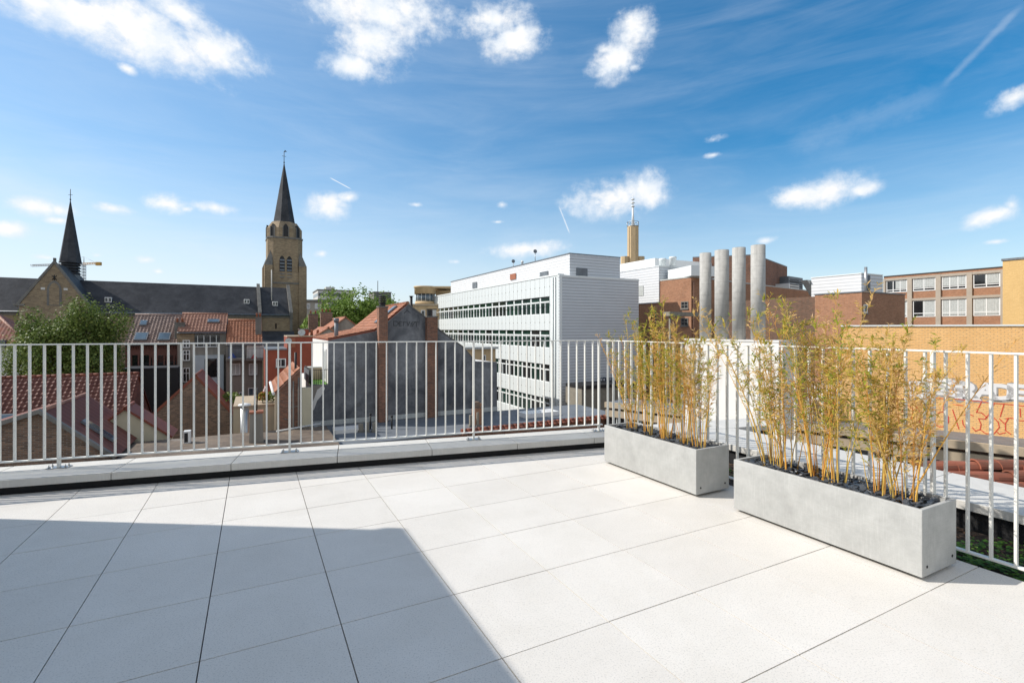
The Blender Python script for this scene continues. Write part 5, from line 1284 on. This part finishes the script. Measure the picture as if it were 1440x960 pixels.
# penthouse
PC = XY(801, 47.2); zp = zat(357, 47.2); LPn = hit(634, PC, u2); WPn = hit(871.5, PC, v2)
MB().box(v3(PC, zt_o - .28), U * LPn, V * WPn, (0, 0, zp - zt_o + .28)).build('penthouse', M['sidingw'], ob)
wp = Wall(PC - v2 * .01, u2, -v2); wq_ = Wall(PC - u2 * .01, v2)
MB().box(v3(PC, zp + .003) - U * .05 - V * .05, U * (LPn + .1), V * (WPn + .1), (0, 0, .1)).build('penthouse_cap', M['lead'], ob)
wq_.rect(MB(), .0, WPn, zt_o - .1, zp, .0, .03).build('penthouse_end', M['siding'], ob)
for w__, a, c, d, e, m_ in ((wp, 665, 671, 397, 405, 'lead'), (wp, 718, 726, 385, 393, 'terra'), (wp, 760, 771, 382, 391, 'lead'), (wq_, 810, 825.5, 377, 388.5, 'lead')):
    s0_, s1_, z0, z1 = w__.r(a, c, d, e); f = w__.rect(MB(), s0_, s1_, z0, z1, .04, .05).build('louvre', M[m_], ob)
for px, lab in ((716.5, 'round dish aerial on the left of the office penthouse roof'), (747, 'dark dish aerial on the right of the office penthouse roof')):
    q = v3(wp.o + u2 * wp.s(px) + v2 * .5, zp + .1); t = thing('satellite_dish', lab, 'satellite dish', q)
    MB().tube(q, q + Z * (.6 if px < 730 else 1.0), .035, n=6).build('pole', M['steel'], t); c_ = q + Z * (.75 if px < 730 else 1.2); MB().tube(c_, c_ + Vector((.3, -.9, .2)).normalized() * .06, .22, .2, n=16).build('dish', M['lead'], t)
q = v3(wp.o + u2 * wp.s(728) + v2 * .6, zp + .1); tag(MB().lathe(q, [(.12, q.z), (.12, q.z + .35), (.2, q.z + .4), (.05, q.z + .6)], 10).build('roof_vent', M['whitepaint']), 'small white vent between the two dishes on the office penthouse', 'vent')
b = MB(); fb_ = lambda a: (820 + a[0] / 6.857, 480 + a[1] / 6.857)
wg = Wall(we.o + we.n * .13, v2)
strokes(b, wg, [[(140, 350), (175, 385)], [(175, 350), (140, 385)], [(190, 385), (190, 350), (215, 350), (215, 385), (190, 385)], [(240, 350), (225, 368), (240, 385)], [(250, 350), (250, 385), (270, 385), (270, 350)],
    [(105, 440), (125, 400), (145, 440)], [(150, 395), (170, 440), (190, 395)], [(200, 400), (200, 435), (225, 440)], [(235, 400), (260, 440)], [(262, 395), (235, 440)], [(270, 400), (300, 400), (300, 440)]], .06, fn=fb_)
b.build('graffiti', M['dkspray'], ob)
# ------------------------------------------------------------------ slender stone tower with mast
t = thing('tower', 'slender tan stone tower with a white mast behind the metal clad roofs', 'tower', v3(XY(890, 250), GZ)); c_ = XY(890, 250); zt_ = zat(319, 250)
b = MB()
for (r_, z0, z1) in ((2.95, GZ, zt_),): b.lathe(c_, [(r_, z0), (r_, z1)], 8, smooth=False, rot=.2)
for a in range(4): q = c_ + Vector((math.cos(a * 1.57 + .6), math.sin(a * 1.57 + .6))) * 1.9; b.box(v3(q - Vector((.8, .8)), GZ), (1.6, 0, 0), (0, 1.6, 0), (0, 0, zt_ - GZ - .5))
b.build('shaft', M['tan'], t)
b = MB()
for ox_ in (-3.9, 3.6): b.lathe(c_ + Vector((ox_, 0)), [(2.3, GZ), (2.3, zat(361, 250))], 10, smooth=False)
b.build('base', M['tan'], t)
b = MB(); b.lathe(c_, [(3.0, zt_), (3.0, zt_ + .4)], 8)
for k in range(8): a = 6.283 * k / 8; q = v3(c_, zt_) + Vector((math.cos(a) * 2.9, math.sin(a) * 2.9, 0)); b.tube(q, q + Z * 2.4, .12, n=4)
for k in range(8):
    a, a2 = 6.283 * k / 8, 6.283 * (k + 1) / 8; b.tube(v3(c_, zt_ + 2.4) + Vector((math.cos(a) * 2.9, math.sin(a) * 2.9, 0)), v3(c_, zt_ + 2.4) + Vector((math.cos(a2) * 2.9, math.sin(a2) * 2.9, 0)), .12, n=4)
b.build('platform_rail', M['steel'], t)
b = MB().tube(v3(c_, zt_), v3(c_, zat(291, 250)), .75, .4, n=8).tube(v3(c_, zat(291, 250)), v3(c_, zat(272, 250)), .25, .08, n=6)
for py in (281, 286, 291): b.tube(v3(c_, zat(py, 250)), v3(c_, zat(py, 250) + .4), .9, n=6)
b.build('mast', M['whitepaint'], t)
# ------------------------------------------------------------------ brick complex on the right
BC = XY(972, 48); zA = zat(390, 48)
bcx = thing('brick_building', 'brown brick building topped with white metal cladding, behind the concrete silos', 'building', v3(BC, GZ))
pr = (on(1160, 412, zA) - BC); dA = pr.normalized(); LA = pr.length
bk = U * 16
MB().slab([v3(BC, GZ), v3(BC + dA * LA, GZ), v3(BC + dA * LA + u2 * 14, GZ), v3(BC + u2 * 14, GZ)], (0, 0, zA - GZ)).build('wall', M['tanbrick'], bcx)
MB().slab([v3(BC - dA * .05 - u2 * .05, zA + .003), v3(BC + dA * LA, zA + .003), v3(BC + dA * LA + u2 * 16, zA + .003), v3(BC + u2 * 16, zA + .003)], (0, 0, .12)).build('roof_edge', M['curtain'], bcx)
wl = Wall(BC - v2 * .003, u2, -v2); wr2 = Wall(BC, dA)
for a, c, d, e in ((958, 968, 424, 434), (914, 923, 440, 461), (958, 968, 447, 458)): wl.wpx(bcx, a, c, d, e, nv=1, hs=(.5,), frame=M['stone'], fw=.07)
MB().tube(wr2.p(.25, GZ, .1), wr2.p(.25, zA - .4, .1), .06, n=6).build('downpipe', M['redbrick'], bcx)
# white cladding box
WC = XY(934, 52.0); zW = zat(375, 52.0); z_wb = zat(426, 52.0); LW = hit(868, WC, u2)
WC2 = BC + u2 * ((WC - BC).dot(u2)) - v2 * .12
MB().box(v3(WC2, z_wb), U * (LW + 1), V * 9, (0, 0, zW - z_wb)).build('metal_clad_storey', M['sidingw'], bcx)
MB().box(v3(WC2, zW + .003) - U * .04 - V * .04, U * (LW + 1.1), V * 9.1, (0, 0, .09)).build('metal_cap', M['mull'], bcx)
Wall(WC2 - u2 * .003, v2).rect(MB(), .13, 9, zA + .15, zW - .1, .0, .03).build('metal_end', M['siding'], bcx)
wc_ = Wall(WC2 - v2 * .003, u2, -v2); s0_, s1_, z0, z1 = wc_.r(898, 905, 402, 416); wc_.rect(MB(), s0_, s1_, z0, z1, .0, .04).build('hatch', M['curtain'], bcx)
for px in (917, 931): q = v3(wc_.o + u2 * wc_.s(px) + v2 * 1.5, zW + .08); MB().lathe(q, [(.36, q.z), (.36, q.z + .75), (.42, q.z + .8), (.36, q.z + .95)], 14).build('roof_vent', M['mull'], bcx)
MB().box(v3(BC + u2 * 7 + v2 * 2, zA + .1), U * 7, V * 9, (0, 0, zat(369, 58) - zA)).build('roof_lantern', M['whitepaint'], bcx)
# upper brick block
UC = XY(1062, 58); zU = zat(360.5, 58); R1_ = on(1107, 377, zU); L1_ = on(974, 364, zU)
d1 = (R1_ - UC); d2 = (L1_ - UC)
MB().slab([v3(UC, zA + .12), v3(R1_, zA + .12), v3(R1_ + d2, zA + .12), v3(L1_, zA + .12)], (0, 0, zU - zA)).build('upper_storey', M['redbrick'], bcx)
MB().slab([v3(UC, zU + .123), v3(R1_, zU + .123), v3(R1_ + d2, zU + .123), v3(L1_, zU + .123)], (0, 0, .12)).build('upper_roof_edge', M['lead'], bcx)
wu = Wall(UC, d2.normalized()); 
MB().box(v3(on(972, 388, zA + .1), zA + .13), (3.5, 1, 0), (-1, 4, 0), (0, 0, 1.0)).build('roof_unit', M['mull'], bcx)
for a, c, d, e in ((1113, 1121, 433, 447), (1113, 1121, 466, 480)):
    f = wr2.wpx(bcx, a, c, d, e, nv=1, hs=(.5,)); s0_, s1_, z0, z1 = wr2.r(a, c, d, e); wr2.rect(MB(), s0_ - .2, s1_ + .2, z1 + .01, z1 + .35, .003, .06).build('lintel', M['buff'], f)
# roof plant between the brick blocks
for (px, Y, pt, pb, wx, lab, nm, mm) in ((1109, 65, 388, 409, 4.5, 'grey roof plant enclosure right of the upper brick block', 'roof_plant', 'lead'), (1110, 63, 398, 410, 3.0, 'white air handling unit on the brick roof', 'air_handler', 'whitepaint')):
    q = XY(px, Y); t = thing(nm, lab, 'roof plant', v3(q, zat(pb, Y))); MB().box(v3(q, zA + .13), v3(dA * wx, 0), U * 2, (0, 0, zat(pt, Y) - zA - .13)).build('casing', M[mm], t, bevel=.03)
    w__ = Wall(q, dA)
    for k in range(4): z_ = zA + .35 + k * .3; w__.rect(MB(), .2, wx - .2, z_, z_ + .12, .004, .03).build('grille', M['black'], t)
# second brick block with white metal storey and steel flue
B2 = XY(1212, 36); zB = zat(411, 36); LB = 3.4
b2_ = thing('brick_building', 'red brown brick block with a slim steel flue and white metal storey behind', 'building', v3(B2, GZ))
MB().box(v3(B2, GZ), U * LB, V * 6, (0, 0, zB - GZ)).build('wall', M['tanbrick'], b2_); MB().box(v3(B2, zB + .003) - U * .05 - V * .05, U * (LB + .1), V * 6.1, (0, 0, .09)).build('roof_edge', M['lead'], b2_)
wb2 = Wall(B2, v2); wb2.wpx(b2_, 1214, 1219, 428, 440, nv=0)
MB().box(v3(B2 + u2 * LB + v2 * .02, GZ), U * 9, V * 2, (0, 0, zB - GZ - .1)).build('rear_wall', M['darkbrick'], b2_)
C2 = XY(1211, 40.5); zC = zat(385, 40.5); LC = hit(1141, C2, u2)
MB().box(v3(C2, zB - .4), U * LC, V * 3.2, (0, 0, zC - zB + .4)).build('metal_storey', M['sidingw'], b2_); MB().box(v3(C2, zC + .003) - U * .04 - V * .04, U * (LC + .08), V * 3.28, (0, 0, .08)).build('metal_cap', M['mull'], b2_)
Wall(C2 - u2 * .003, v2).rect(MB(), .02, 3.2, zB - .1, zC - .05, 0, .03).build('metal_end', M['siding'], b2_)
q = XY(1217.5, 38.2); MB().tube(v3(q, zB), v3(q, zat(375.5, 38.2)), .105, n=12).build('steel_flue', M['steel'], b2_); q = q + v2 * .34; MB().tube(v3(q, zB), v3(q, zat(387, 38.2)), .14, n=12).build('steel_flue', M['lead'], b2_)
q = XY(1135, 44); b = MB()
for k in range(2): b.slab([v3(q + v2 * k * 1.0, zB + 1.7), v3(q + v2 * (1.2 + k), zB + 1.7), v3(q + v2 * (2.6 + k), zB - .1), v3(q + v2 * (1.9 + k), zB - .1)], U * .6)
b.build('roof_duct', M['curtain'], b2_)
# ------------------------------------------------------------------ four-bay building and yellow block
DC = XY(1412, 66); zD = zat(376, 66); LD = hit(1243, DC, u2); wd_ = Wall(DC, u2, -v2)
bd = thing('office_building', 'red brick and concrete framed building with four bays of large curtained windows', 'building', v3(DC, GZ))
MB().box(v3(DC, GZ), U * LD, V * 12, (0, 0, zD - GZ)).build('wall', M['tanbrick'], bd)
MB().box(v3(DC, zD + .003) - V * .06, U * LD, V * 12, (0, 0, .16)).build('roof_edge', M['black'], bd)
bay = LD / 4
z0a, z1a = wd_.z(1365, 401), wd_.z(1365, 385) ; k66 = 0
zr1 = (wd_.z(1326, 407.5), wd_.z(1326, 389)); zr2 = (wd_.z(1326, 445), wd_.z(1326, 421))
for k in range(5): wd_.rect(MB(), max(0, k * bay - .30), min(LD, k * bay + .30), GZ, zr1[1] + .35, .003, .22).build('concrete_pier', M['frame'], bd)
for (z0, z1) in (zr1, zr2):
    for k in range(4):
        a, c_ = k * bay + .31, (k + 1) * bay - .31
        wd_.rect(MB(), a, c_, z1, z1 + .34, .003, .20).build('concrete_lintel', M['frame'], bd)
        f = wd_.window(bd, a + .05, c_ - .05, z0, z1, nv=1 + (k % 2), hs=(.22,), fw=.12, glass=M['glassd'], sill=False)
        b = MB(); n_ = 18; x0 = a + .2; x1 = a + (c_ - a) * (.95 if (k + (z0 < zr1[0])) % 3 else .55); zc0 = z0 + (z1 - z0) * (.28 if z0 == zr1[0] else .08)
        for q in range(n_): s_ = x0 + (x1 - x0) * q / n_; wd_.rect(b, s_, s_ + (x1 - x0) / n_ * .93, zc0, z1 - .15, .018, .008 + .012 * (q % 2))
        b.build('curtain', M['curtain'], f)
EC = XY(1410, 60); ye = thing('building', 'plain yellow brick block at the far right edge', 'building', v3(EC, GZ)); zE = zat(367, 60)
MB().box(v3(EC, GZ), -U * 22, V * 12, (0, 0, zE - GZ)).build('wall', M['yellowplain'], ye); MB().box(v3(EC, zE + .003) - V * .1 + U * .1, -U * 22.3, V * 12, (0, 0, .25)).build('roof_edge', M['lead'], ye)
# ------------------------------------------------------------------ yellow brick wall with graffiti
FA = XY(1440, 22); fd = Vector((-.754, .657)).normalized(); yw = Wall(FA, fd)
yt = thing('brick_wall', 'long yellow painted brick wall with white and red graffiti beyond the right railing', 'wall', v3(FA, GZ)); Lf = yw.s(1184); zF = CH + .13
zf0 = yw.z(1440, 618)
MB().box(yw.p(-9, GZ, -.3), v3(fd * (9 + Lf), 0), v3(yw.n * .3, 0), (0, 0, zF - GZ)).build('wall', M['yellowbrick'], yt)
MB().box(yw.p(-9, zF + .003, -.36), v3(fd * (9 + Lf + .05), 0), v3(yw.n * .42, 0), (0, 0, .07)).build('coping', M['mull'], yt)
fg = lambda a: (1290 + a[0] / 6.857, 500 + a[1] / 6.857)
RS = [[(165, 405), (270, 415), (255, 470), (250, 520), (300, 590), (300, 640), (270, 680), (210, 685), (160, 650)], [(200, 550), (240, 540), (280, 560)], [(285, 415), (300, 430)], [(340, 520), (370, 610), (400, 705)], [(345, 470), (440, 480)],
      [(345, 415), (500, 430), (620, 440), (570, 545), (620, 550), (665, 590), (655, 610), (590, 605)], [(590, 605), (615, 660), (605, 710), (560, 725), (530, 690)], [(435, 620), (440, 660), (480, 715)], [(455, 570), (500, 560), (540, 580)],
      [(605, 710), (660, 750), (740, 750), (790, 690), (780, 640), (740, 600)], [(620, 440), (700, 455), (835, 465), (800, 585)], [(665, 600), (700, 550), (740, 460)], [(790, 605), (840, 655)], [(850, 605), (905, 600), (950, 610), (970, 660), (940, 740)],
      [(880, 600), (850, 650), (850, 720), (900, 755)], [(835, 465), (1029, 485), (1180, 500)], [(990, 510), (995, 590)], [(985, 625), (1090, 628)], [(770, 735), (790, 755), (850, 740)],
      [(-180, 420), (-60, 395), (60, 400), (165, 405)], [(-150, 540), (-100, 470), (-40, 520), (-60, 610), (-130, 640)], [(-20, 480), (40, 560), (20, 640), (60, 660)], [(1100, 520), (1150, 600), (1090, 700), (1180, 720)]]
strokes(MB(), yw, RS, .018, fn=fg).build('red_graffiti', M['redpaint'], yt)
def letter(b, mat_b, ch, s, z, h, wdt, rot, off, grow):
    cu = bpy.data.curves.new('glyph', 'FONT'); cu.body = ch; cu.offset = grow; cu.size = 1.0; cu.fill_mode = 'FRONT'; cu.resolution_u = 3
    tmp = bpy.data.objects.new('glyph', cu); COL.objects.link(tmp); bpy.context.view_layer.update()
    me = bpy.data.meshes.new_from_object(tmp.evaluated_get(bpy.context.evaluated_depsgraph_get()))
    xs = [q.co.x for q in me.vertices]; ys = [q.co.y for q in me.vertices]; x0, x1, y0, y1 = min(xs), max(xs), min(ys), max(ys); base = len(b.v)
    for q in me.vertices:
        x = ((q.co.x - x0) / (x1 - x0) - .5) * wdt; y = ((q.co.y - y0) / (y1 - y0) - .5) * h
        x, y = x * math.cos(rot) - y * math.sin(rot), x * math.sin(rot) + y * math.cos(rot); b.v.append(yw.p(s - x, z + y, off))
    for p in me.polygons: b.f.append([base + i for i in p.vertices]); b.m.append(0); b.sm.append(False)
    bpy.data.objects.remove(tmp); bpy.data.curves.remove(cu); bpy.data.meshes.remove(me)
LS = [('D', 1294, 548, 22, 24, .05), ('E', 1318, 543, 30, 24, .04), ('G', 1340, 546, 26, 24, 0), ('R', 1362, 549, 26, 25, -.03), ('A', 1386, 549, 24, 23, .02), ('D', 1410, 551, 24, 23, 0), ('E', 1434, 551, 24, 22, -.04), ('E', 1458, 552, 24, 22, 0)]
gb, wb_ = MB(), MB(); random.seed(5)
for ch, px, py, wx, hh_, ro in LS[:7]:
    s = yw.s(px); sc_m = (yw.o + yw.d * s).y / F; z = yw.z(px, py); wdt = wx * sc_m / .92; h = hh_ * sc_m
    letter(gb, None, ch, s - .06, z - .05, h * 1.14, wdt * 1.14, ro, .006, .06); letter(wb_, None, ch, s, z, h, wdt, ro, .011, .045)
gb.build('graffiti_shadow', M['grspray'], yt, fix=False); wb_.build('white_graffiti', M['whspray'], yt, fix=False)
b = MB()
for k in range(34):
    px = R(1290, 1452); py = 548 + R(-16, 16) if rnd() < .7 else 562 + R(-3, 4); c_ = yw.at(px, py, .0075 + k * .00001); n = 6; r_ = R(.04, .11)
    b.poly([c_ + v3(yw.d * math.cos(6.283 * q / n) * r_ * R(.8, 1.6), 0) + Z * math.sin(6.283 * q / n) * r_ * R(.3, .7) for q in range(n)])
b.build('graffiti_splash', M['grspray'], yt, fix=False)
# ------------------------------------------------------------------ long buff annex under the yellow wall
AO = XY(1440, 20.0); aw = Wall(AO, fd); zT = aw.z(1440, 630)
an = thing('flat_roofed_annex', 'long low buff annex with a lead gutter along the foot of the yellow wall', 'annex', v3(AO, GZ)); sE = aw.s(850)
dpt = (FA - AO).dot(-yw.n) - .01
MB().box(aw.p(-8, zT - .345, -.25), v3(fd * (8 + sE), 0), v3(aw.n * .25, 0), (0, 0, .345)).build('beam', M['buff'], an)
MB().box(aw.p(-8, GZ, -dpt), v3(fd * (8 + sE), 0), v3(aw.n * (dpt - .45), 0), (0, 0, zT - GZ - .36)).build('wall', M['darkbrick'], an)
MB().box(aw.p(-8, zT - .36, -dpt), v3(fd * (8 + sE), 0), v3(aw.n * (dpt - .26), 0), (0, 0, .30)).build('roof', M['flatroof'], an)
MB().slab([aw.p(-8, zT + .02, -.3), aw.p(-8, zT - .05, -.3), aw.p(-8, zT - .05, -dpt), aw.p(-8, zf0 + .02, -dpt)], v3(fd * (8 + sE - 4), 0)).build('lead_gutter', M['lead'], an)
MB().box(aw.p(-8, zT - .95, -.35), v3(fd * (8 + sE), 0), v3(aw.n * .22, 0), (0, 0, .45)).build('beam', M['buff'], an)
z0 = zT - 2.9
for k in range(14):
    a = sE - 1.6 - k * 1.7
    b = MB(); aw.rect(b, a, a + .16, z0, zT - .96, -.33, .12); aw.rect(b, a + .8, a + .88, z0, zT - .96, -.33, .08); aw.rect(b, a, a + 1.6, z0, z0 + .12, -.33, .12)
    f = b.build('window', M['curtain'], an); aw.rect(MB(), a + .16, a + 1.6, z0 + .12, zT - .96, -.36, .02).build('pane', M['glassd'], f)
aw.rect(MB(), -8, sE, GZ, z0 - .003, -.45, .2).build('sill_wall', M['buff'], an)
# timber clad end near the metal wall
TA = XY(818, 43); tw_ = Wall(TA, v2)
t = thing('link_block', 'dark timber clad link block at the foot of the grey metal wall', 'building', v3(TA, GZ)); zt_ = tw_.z(835, 546)
MB().box(v3(TA, GZ), V * tw_.s(900), U * 2.5, (0, 0, zt_ - GZ)).build('wall', M['concrete'], t); MB().box(v3(TA - u2 * .1, zt_ + .003), V * tw_.s(900), U * 2.6, (0, 0, .3)).build('fascia', M['black'], t)
# ------------------------------------------------------------------ white plinth and the four concrete silos
PC_ = XY(1095, 18.8); zP = zat(479, 18.8); LP_ = hit(963, PC_, u2)
pl_ = thing('plinth', 'high white rendered block carrying the four concrete silos', 'plinth', v3(PC_, GZ))
MB().box(v3(PC_, GZ), U * LP_, V * 1.1, (0, 0, zP - GZ - .06)).build('wall', M['white'], pl_); MB().box(v3(PC_, zP - .058) - U * .03 - V * .03, U * (LP_ + .06), V * 1.16, (0, 0, .06)).build('cap', M['white'], pl_)
for px, pw, pt, Y, lab in ((992, 18, 356, 22.1, 'leftmost and lowest looking of four concrete silos'), (1015, 22, 352, 21.3, 'second from left of four concrete silos'), (1039, 20.5, 348.5, 20.5, 'third from left of four concrete silos, streaked with dark stains'), (1066, 22, 345, 19.9, 'rightmost and tallest looking of four concrete silos')):
    c_ = PC_ + v2 * .55; s_ = hit(px, c_, u2); q = c_ + u2 * s_; Y = q.y; r_ = pw / 2 / F * Y * .86; zt_ = zat(pt, Y)
    t = thing('silo', lab, 'silo', v3(q, zP), group='concrete silos on the white plinth')
    b = MB(); prof_ = [(r_, zP + .004)]
    prof_ += [(r_, zt_ - .01)]; b.lathe(q, prof_, 40); b.build('barrel', M['silo'], t)
    MB().lathe(q, [(r_ - .004, zt_ - .009), (r_ - .004, zt_), (r_ - .04, zt_ + .002)], 40).build('rim', M['silo'], t)
# canopy beam left of the silos, downpipe behind
q = XY(942, 38); t = thing('canopy', 'thin concrete canopy beam between the brick wall and the silos', 'canopy', v3(q, zat(440, 38))); b = MB().box(v3(q, zat(444, 38)), V * 3.6, U * .7, (0, 0, .32)); b.build('beam', M['concrete'], t)
MB().tube(v3(q + v2 * .3 + u2 * .3, GZ), v3(q + v2 * .3 + u2 * .3, zat(444, 38)), .08, n=8).build('post', M['concrete'], t)
# white balcony fence behind the bamboo
q = XY(1142, 26); wfz = Wall(q, v2); t = thing('fence', 'small white slatted fence seen between the bamboo canes below the brick building', 'fence', v3(q, zat(560, 26))); s1 = wfz.s(1192); b = MB(); z0, z1 = zat(563, 26), zat(541, 26)
for k in range(16): s_ = s1 * k / 15; wfz.rect(b, s_ - .02, s_ + .02, z0, z1, 0, .03)
b.build('slats', M['whitepaint'], t); wfz.rect(MB(), -.05, s1 + .05, z1, z1 + .05, -.01, .06).build('top_rail', M['whitepaint'], t); wfz.rect(MB(), -.1, s1 + .1, GZ, z0, -.5, .6).build('base_wall', M['buff'], t)
# ------------------------------------------------------------------ old clay tiled roof just past the right parapet
TR = XY(1300, 5.7); zt_ = .0; tt = thing('tiled_roof', 'weathered roof of half round red clay tiles just past the right parapet', 'roof', v3(TR, -.5)); random.seed(9)
for r_ in range(3):
    b = MB(); k = 0
    while k < 9:
        p = TR + v2 * 0 + Vector((1, .04)) * (k * .26 - .1) - Vector((0, 1)) * (r_ * .16 - .1); z_ = -.16 - r_ * .085 + R(-.012, .012)
        q = v3(p, z_); e = q + Vector((.30, .012, R(-.012, .012))); n = 10; ax_ = (e - q).normalized(); sd = ax_.cross(Z).normalized(); up = sd.cross(ax_)
        for i in range(n):
            a0_, a1_ = math.pi * i / n, math.pi * (i + 1) / n; f_ = lambda P0, r, a: P0 + sd * math.cos(a) * r + up * math.sin(a) * r
            b.poly([f_(q, .098, a0_), f_(e, .085, a0_), f_(e, .085, a1_), f_(q, .098, a1_)], smooth=True)
            b.poly([f_(q, .098, a0_), f_(q, .098, a1_), f_(q, .08, a1_), f_(q, .08, a0_)])
        k += 1
    k = 0
    b.build('tile_course', M['oldclay'] if 'oldclay' in M else M['terra'], tt, fix=False)
MB().slab([v3(TR + Vector((-.3, .12)), -.17), v3(TR + Vector((-.3, -.6)), -.62), v3(TR + Vector((-.3, -.6)), -1.2), v3(TR + Vector((-.3, 1.6)), -1.2)], (4, .1, 0)).build('roof_body', M['darkbrick'], tt)
# ------------------------------------------------------------------ trees
def tree(lab, c, zb, zt, rx, n, ls, mat, seed, nb=16, droop=.3, name='tree', group=None, lo=.0, zc=None, rk=1.0):
    random.seed(seed); t = thing(name, lab, 'tree', v3(c, zb), group=group)
    H = zt - (zc if zc is not None else zb + (zt - zb) * .25); z0 = zt - H; mid = z0 + H * .5
    tr2 = MB().tube(v3(c, zb), v3(c, mid), rx * .09, rx * .05, n=8, cap=False)
    cl = []
    for k in range(nb):
        a = R(0, 6.283); e = math.asin(R(-.75, .97)); q = R(.45, .9)
        p = Vector((c.x + math.cos(a) * math.cos(e) * rx * q, c.y + math.sin(a) * math.cos(e) * rx * q, mid + math.sin(e) * H * .5 * q)); cl.append((p, R(.22, .42) * rx * rk))
        tr2.tube(v3(c, z0 + (p.z - z0) * .35), p, rx * .028, rx * .008, n=5, cap=False)
    tr2.build('trunk', M['bark'], t, fix=False)
    b = MB(); rr = []
    for k in range(n):
        p0, r_ = random.choice(cl); d0 = Vector((random.gauss(0, 1), random.gauss(0, 1), random.gauss(0, 1))).normalized()
        p = p0 + d0 * r_ * (R(.35, 1.0) ** .6) * Vector((1, 1, .85)).length / 1.6; p.z -= droop * r_ * R(0, 1.2)
        nrm_ = (d0 + Vector((R(-1, 1), R(-1, 1), R(-.4, 1.2)))).normalized(); s_ = nrm_.orthogonal().normalized(); s_ = Matrix.Rotation(R(0, 6.28), 3, nrm_) @ s_; u_ = nrm_.cross(s_); l = ls * R(.6, 1.3)
        b.poly([p - s_ * l * .5, p + u_ * l * .32, p + s_ * l * .5, p - u_ * l * .32]); rr.append(rnd())
    b.build('crown', mat, t, fix=False, rattr=rr)
c_ = XY(106, 38); tree('big dark green birch standing before the church gable at the left', c_, GZ, zat(411, 38), 4.0, 36000, .18, M['tleaf'], 41, nb=60, droop=1.1, rk=.8, zc=-4.2)
for i, (px, Y, pt, rx, mt_, lab) in enumerate(((472, 74, 424, 4.2, 'tleaf2', 'small bright green tree left of the tall bright one'), (503, 78, 407, 7.2, 'tleaf2', 'tall bright green tree behind the orange roofs'), (533, 90, 417, 5.0, 'tleaf', 'darker green tree at the right of the bright trees'), (447, 95, 446, 4.0, 'tleaf', 'low tree before the beige flats'))):
    tree(lab, XY(px, Y), GZ, zat(pt, Y), rx, 22000, .42, M[mt_], 50 + i, nb=26, group='trees behind the orange roofs', zc=-5)
# far roofs and greenery closing the view to the horizon
random.seed(77); b = MB(); rr = []
for k in range(26000):
    px = R(-400, 1900); Y = R(330, 420); c_ = XY(px, Y); h = 15 + 4 * math.sin(px * .05) + 3 * math.sin(px * .13 + 2); p = v3(c_, GZ + R(0, 1) ** .5 * h); l = R(1.2, 2.6)
    s_ = Vector((R(-1, 1), R(-1, 1), R(-1, 1))).normalized() * l; u_ = s_.orthogonal().normalized() * l * .6; b.poly([p - s_, p + u_, p + s_, p - u_]); rr.append(rnd())
tag(b.build('distant_trees', M['tleaf'], fix=False, rattr=rr), 'far band of trees closing the view at the horizon', 'trees', kind='stuff')
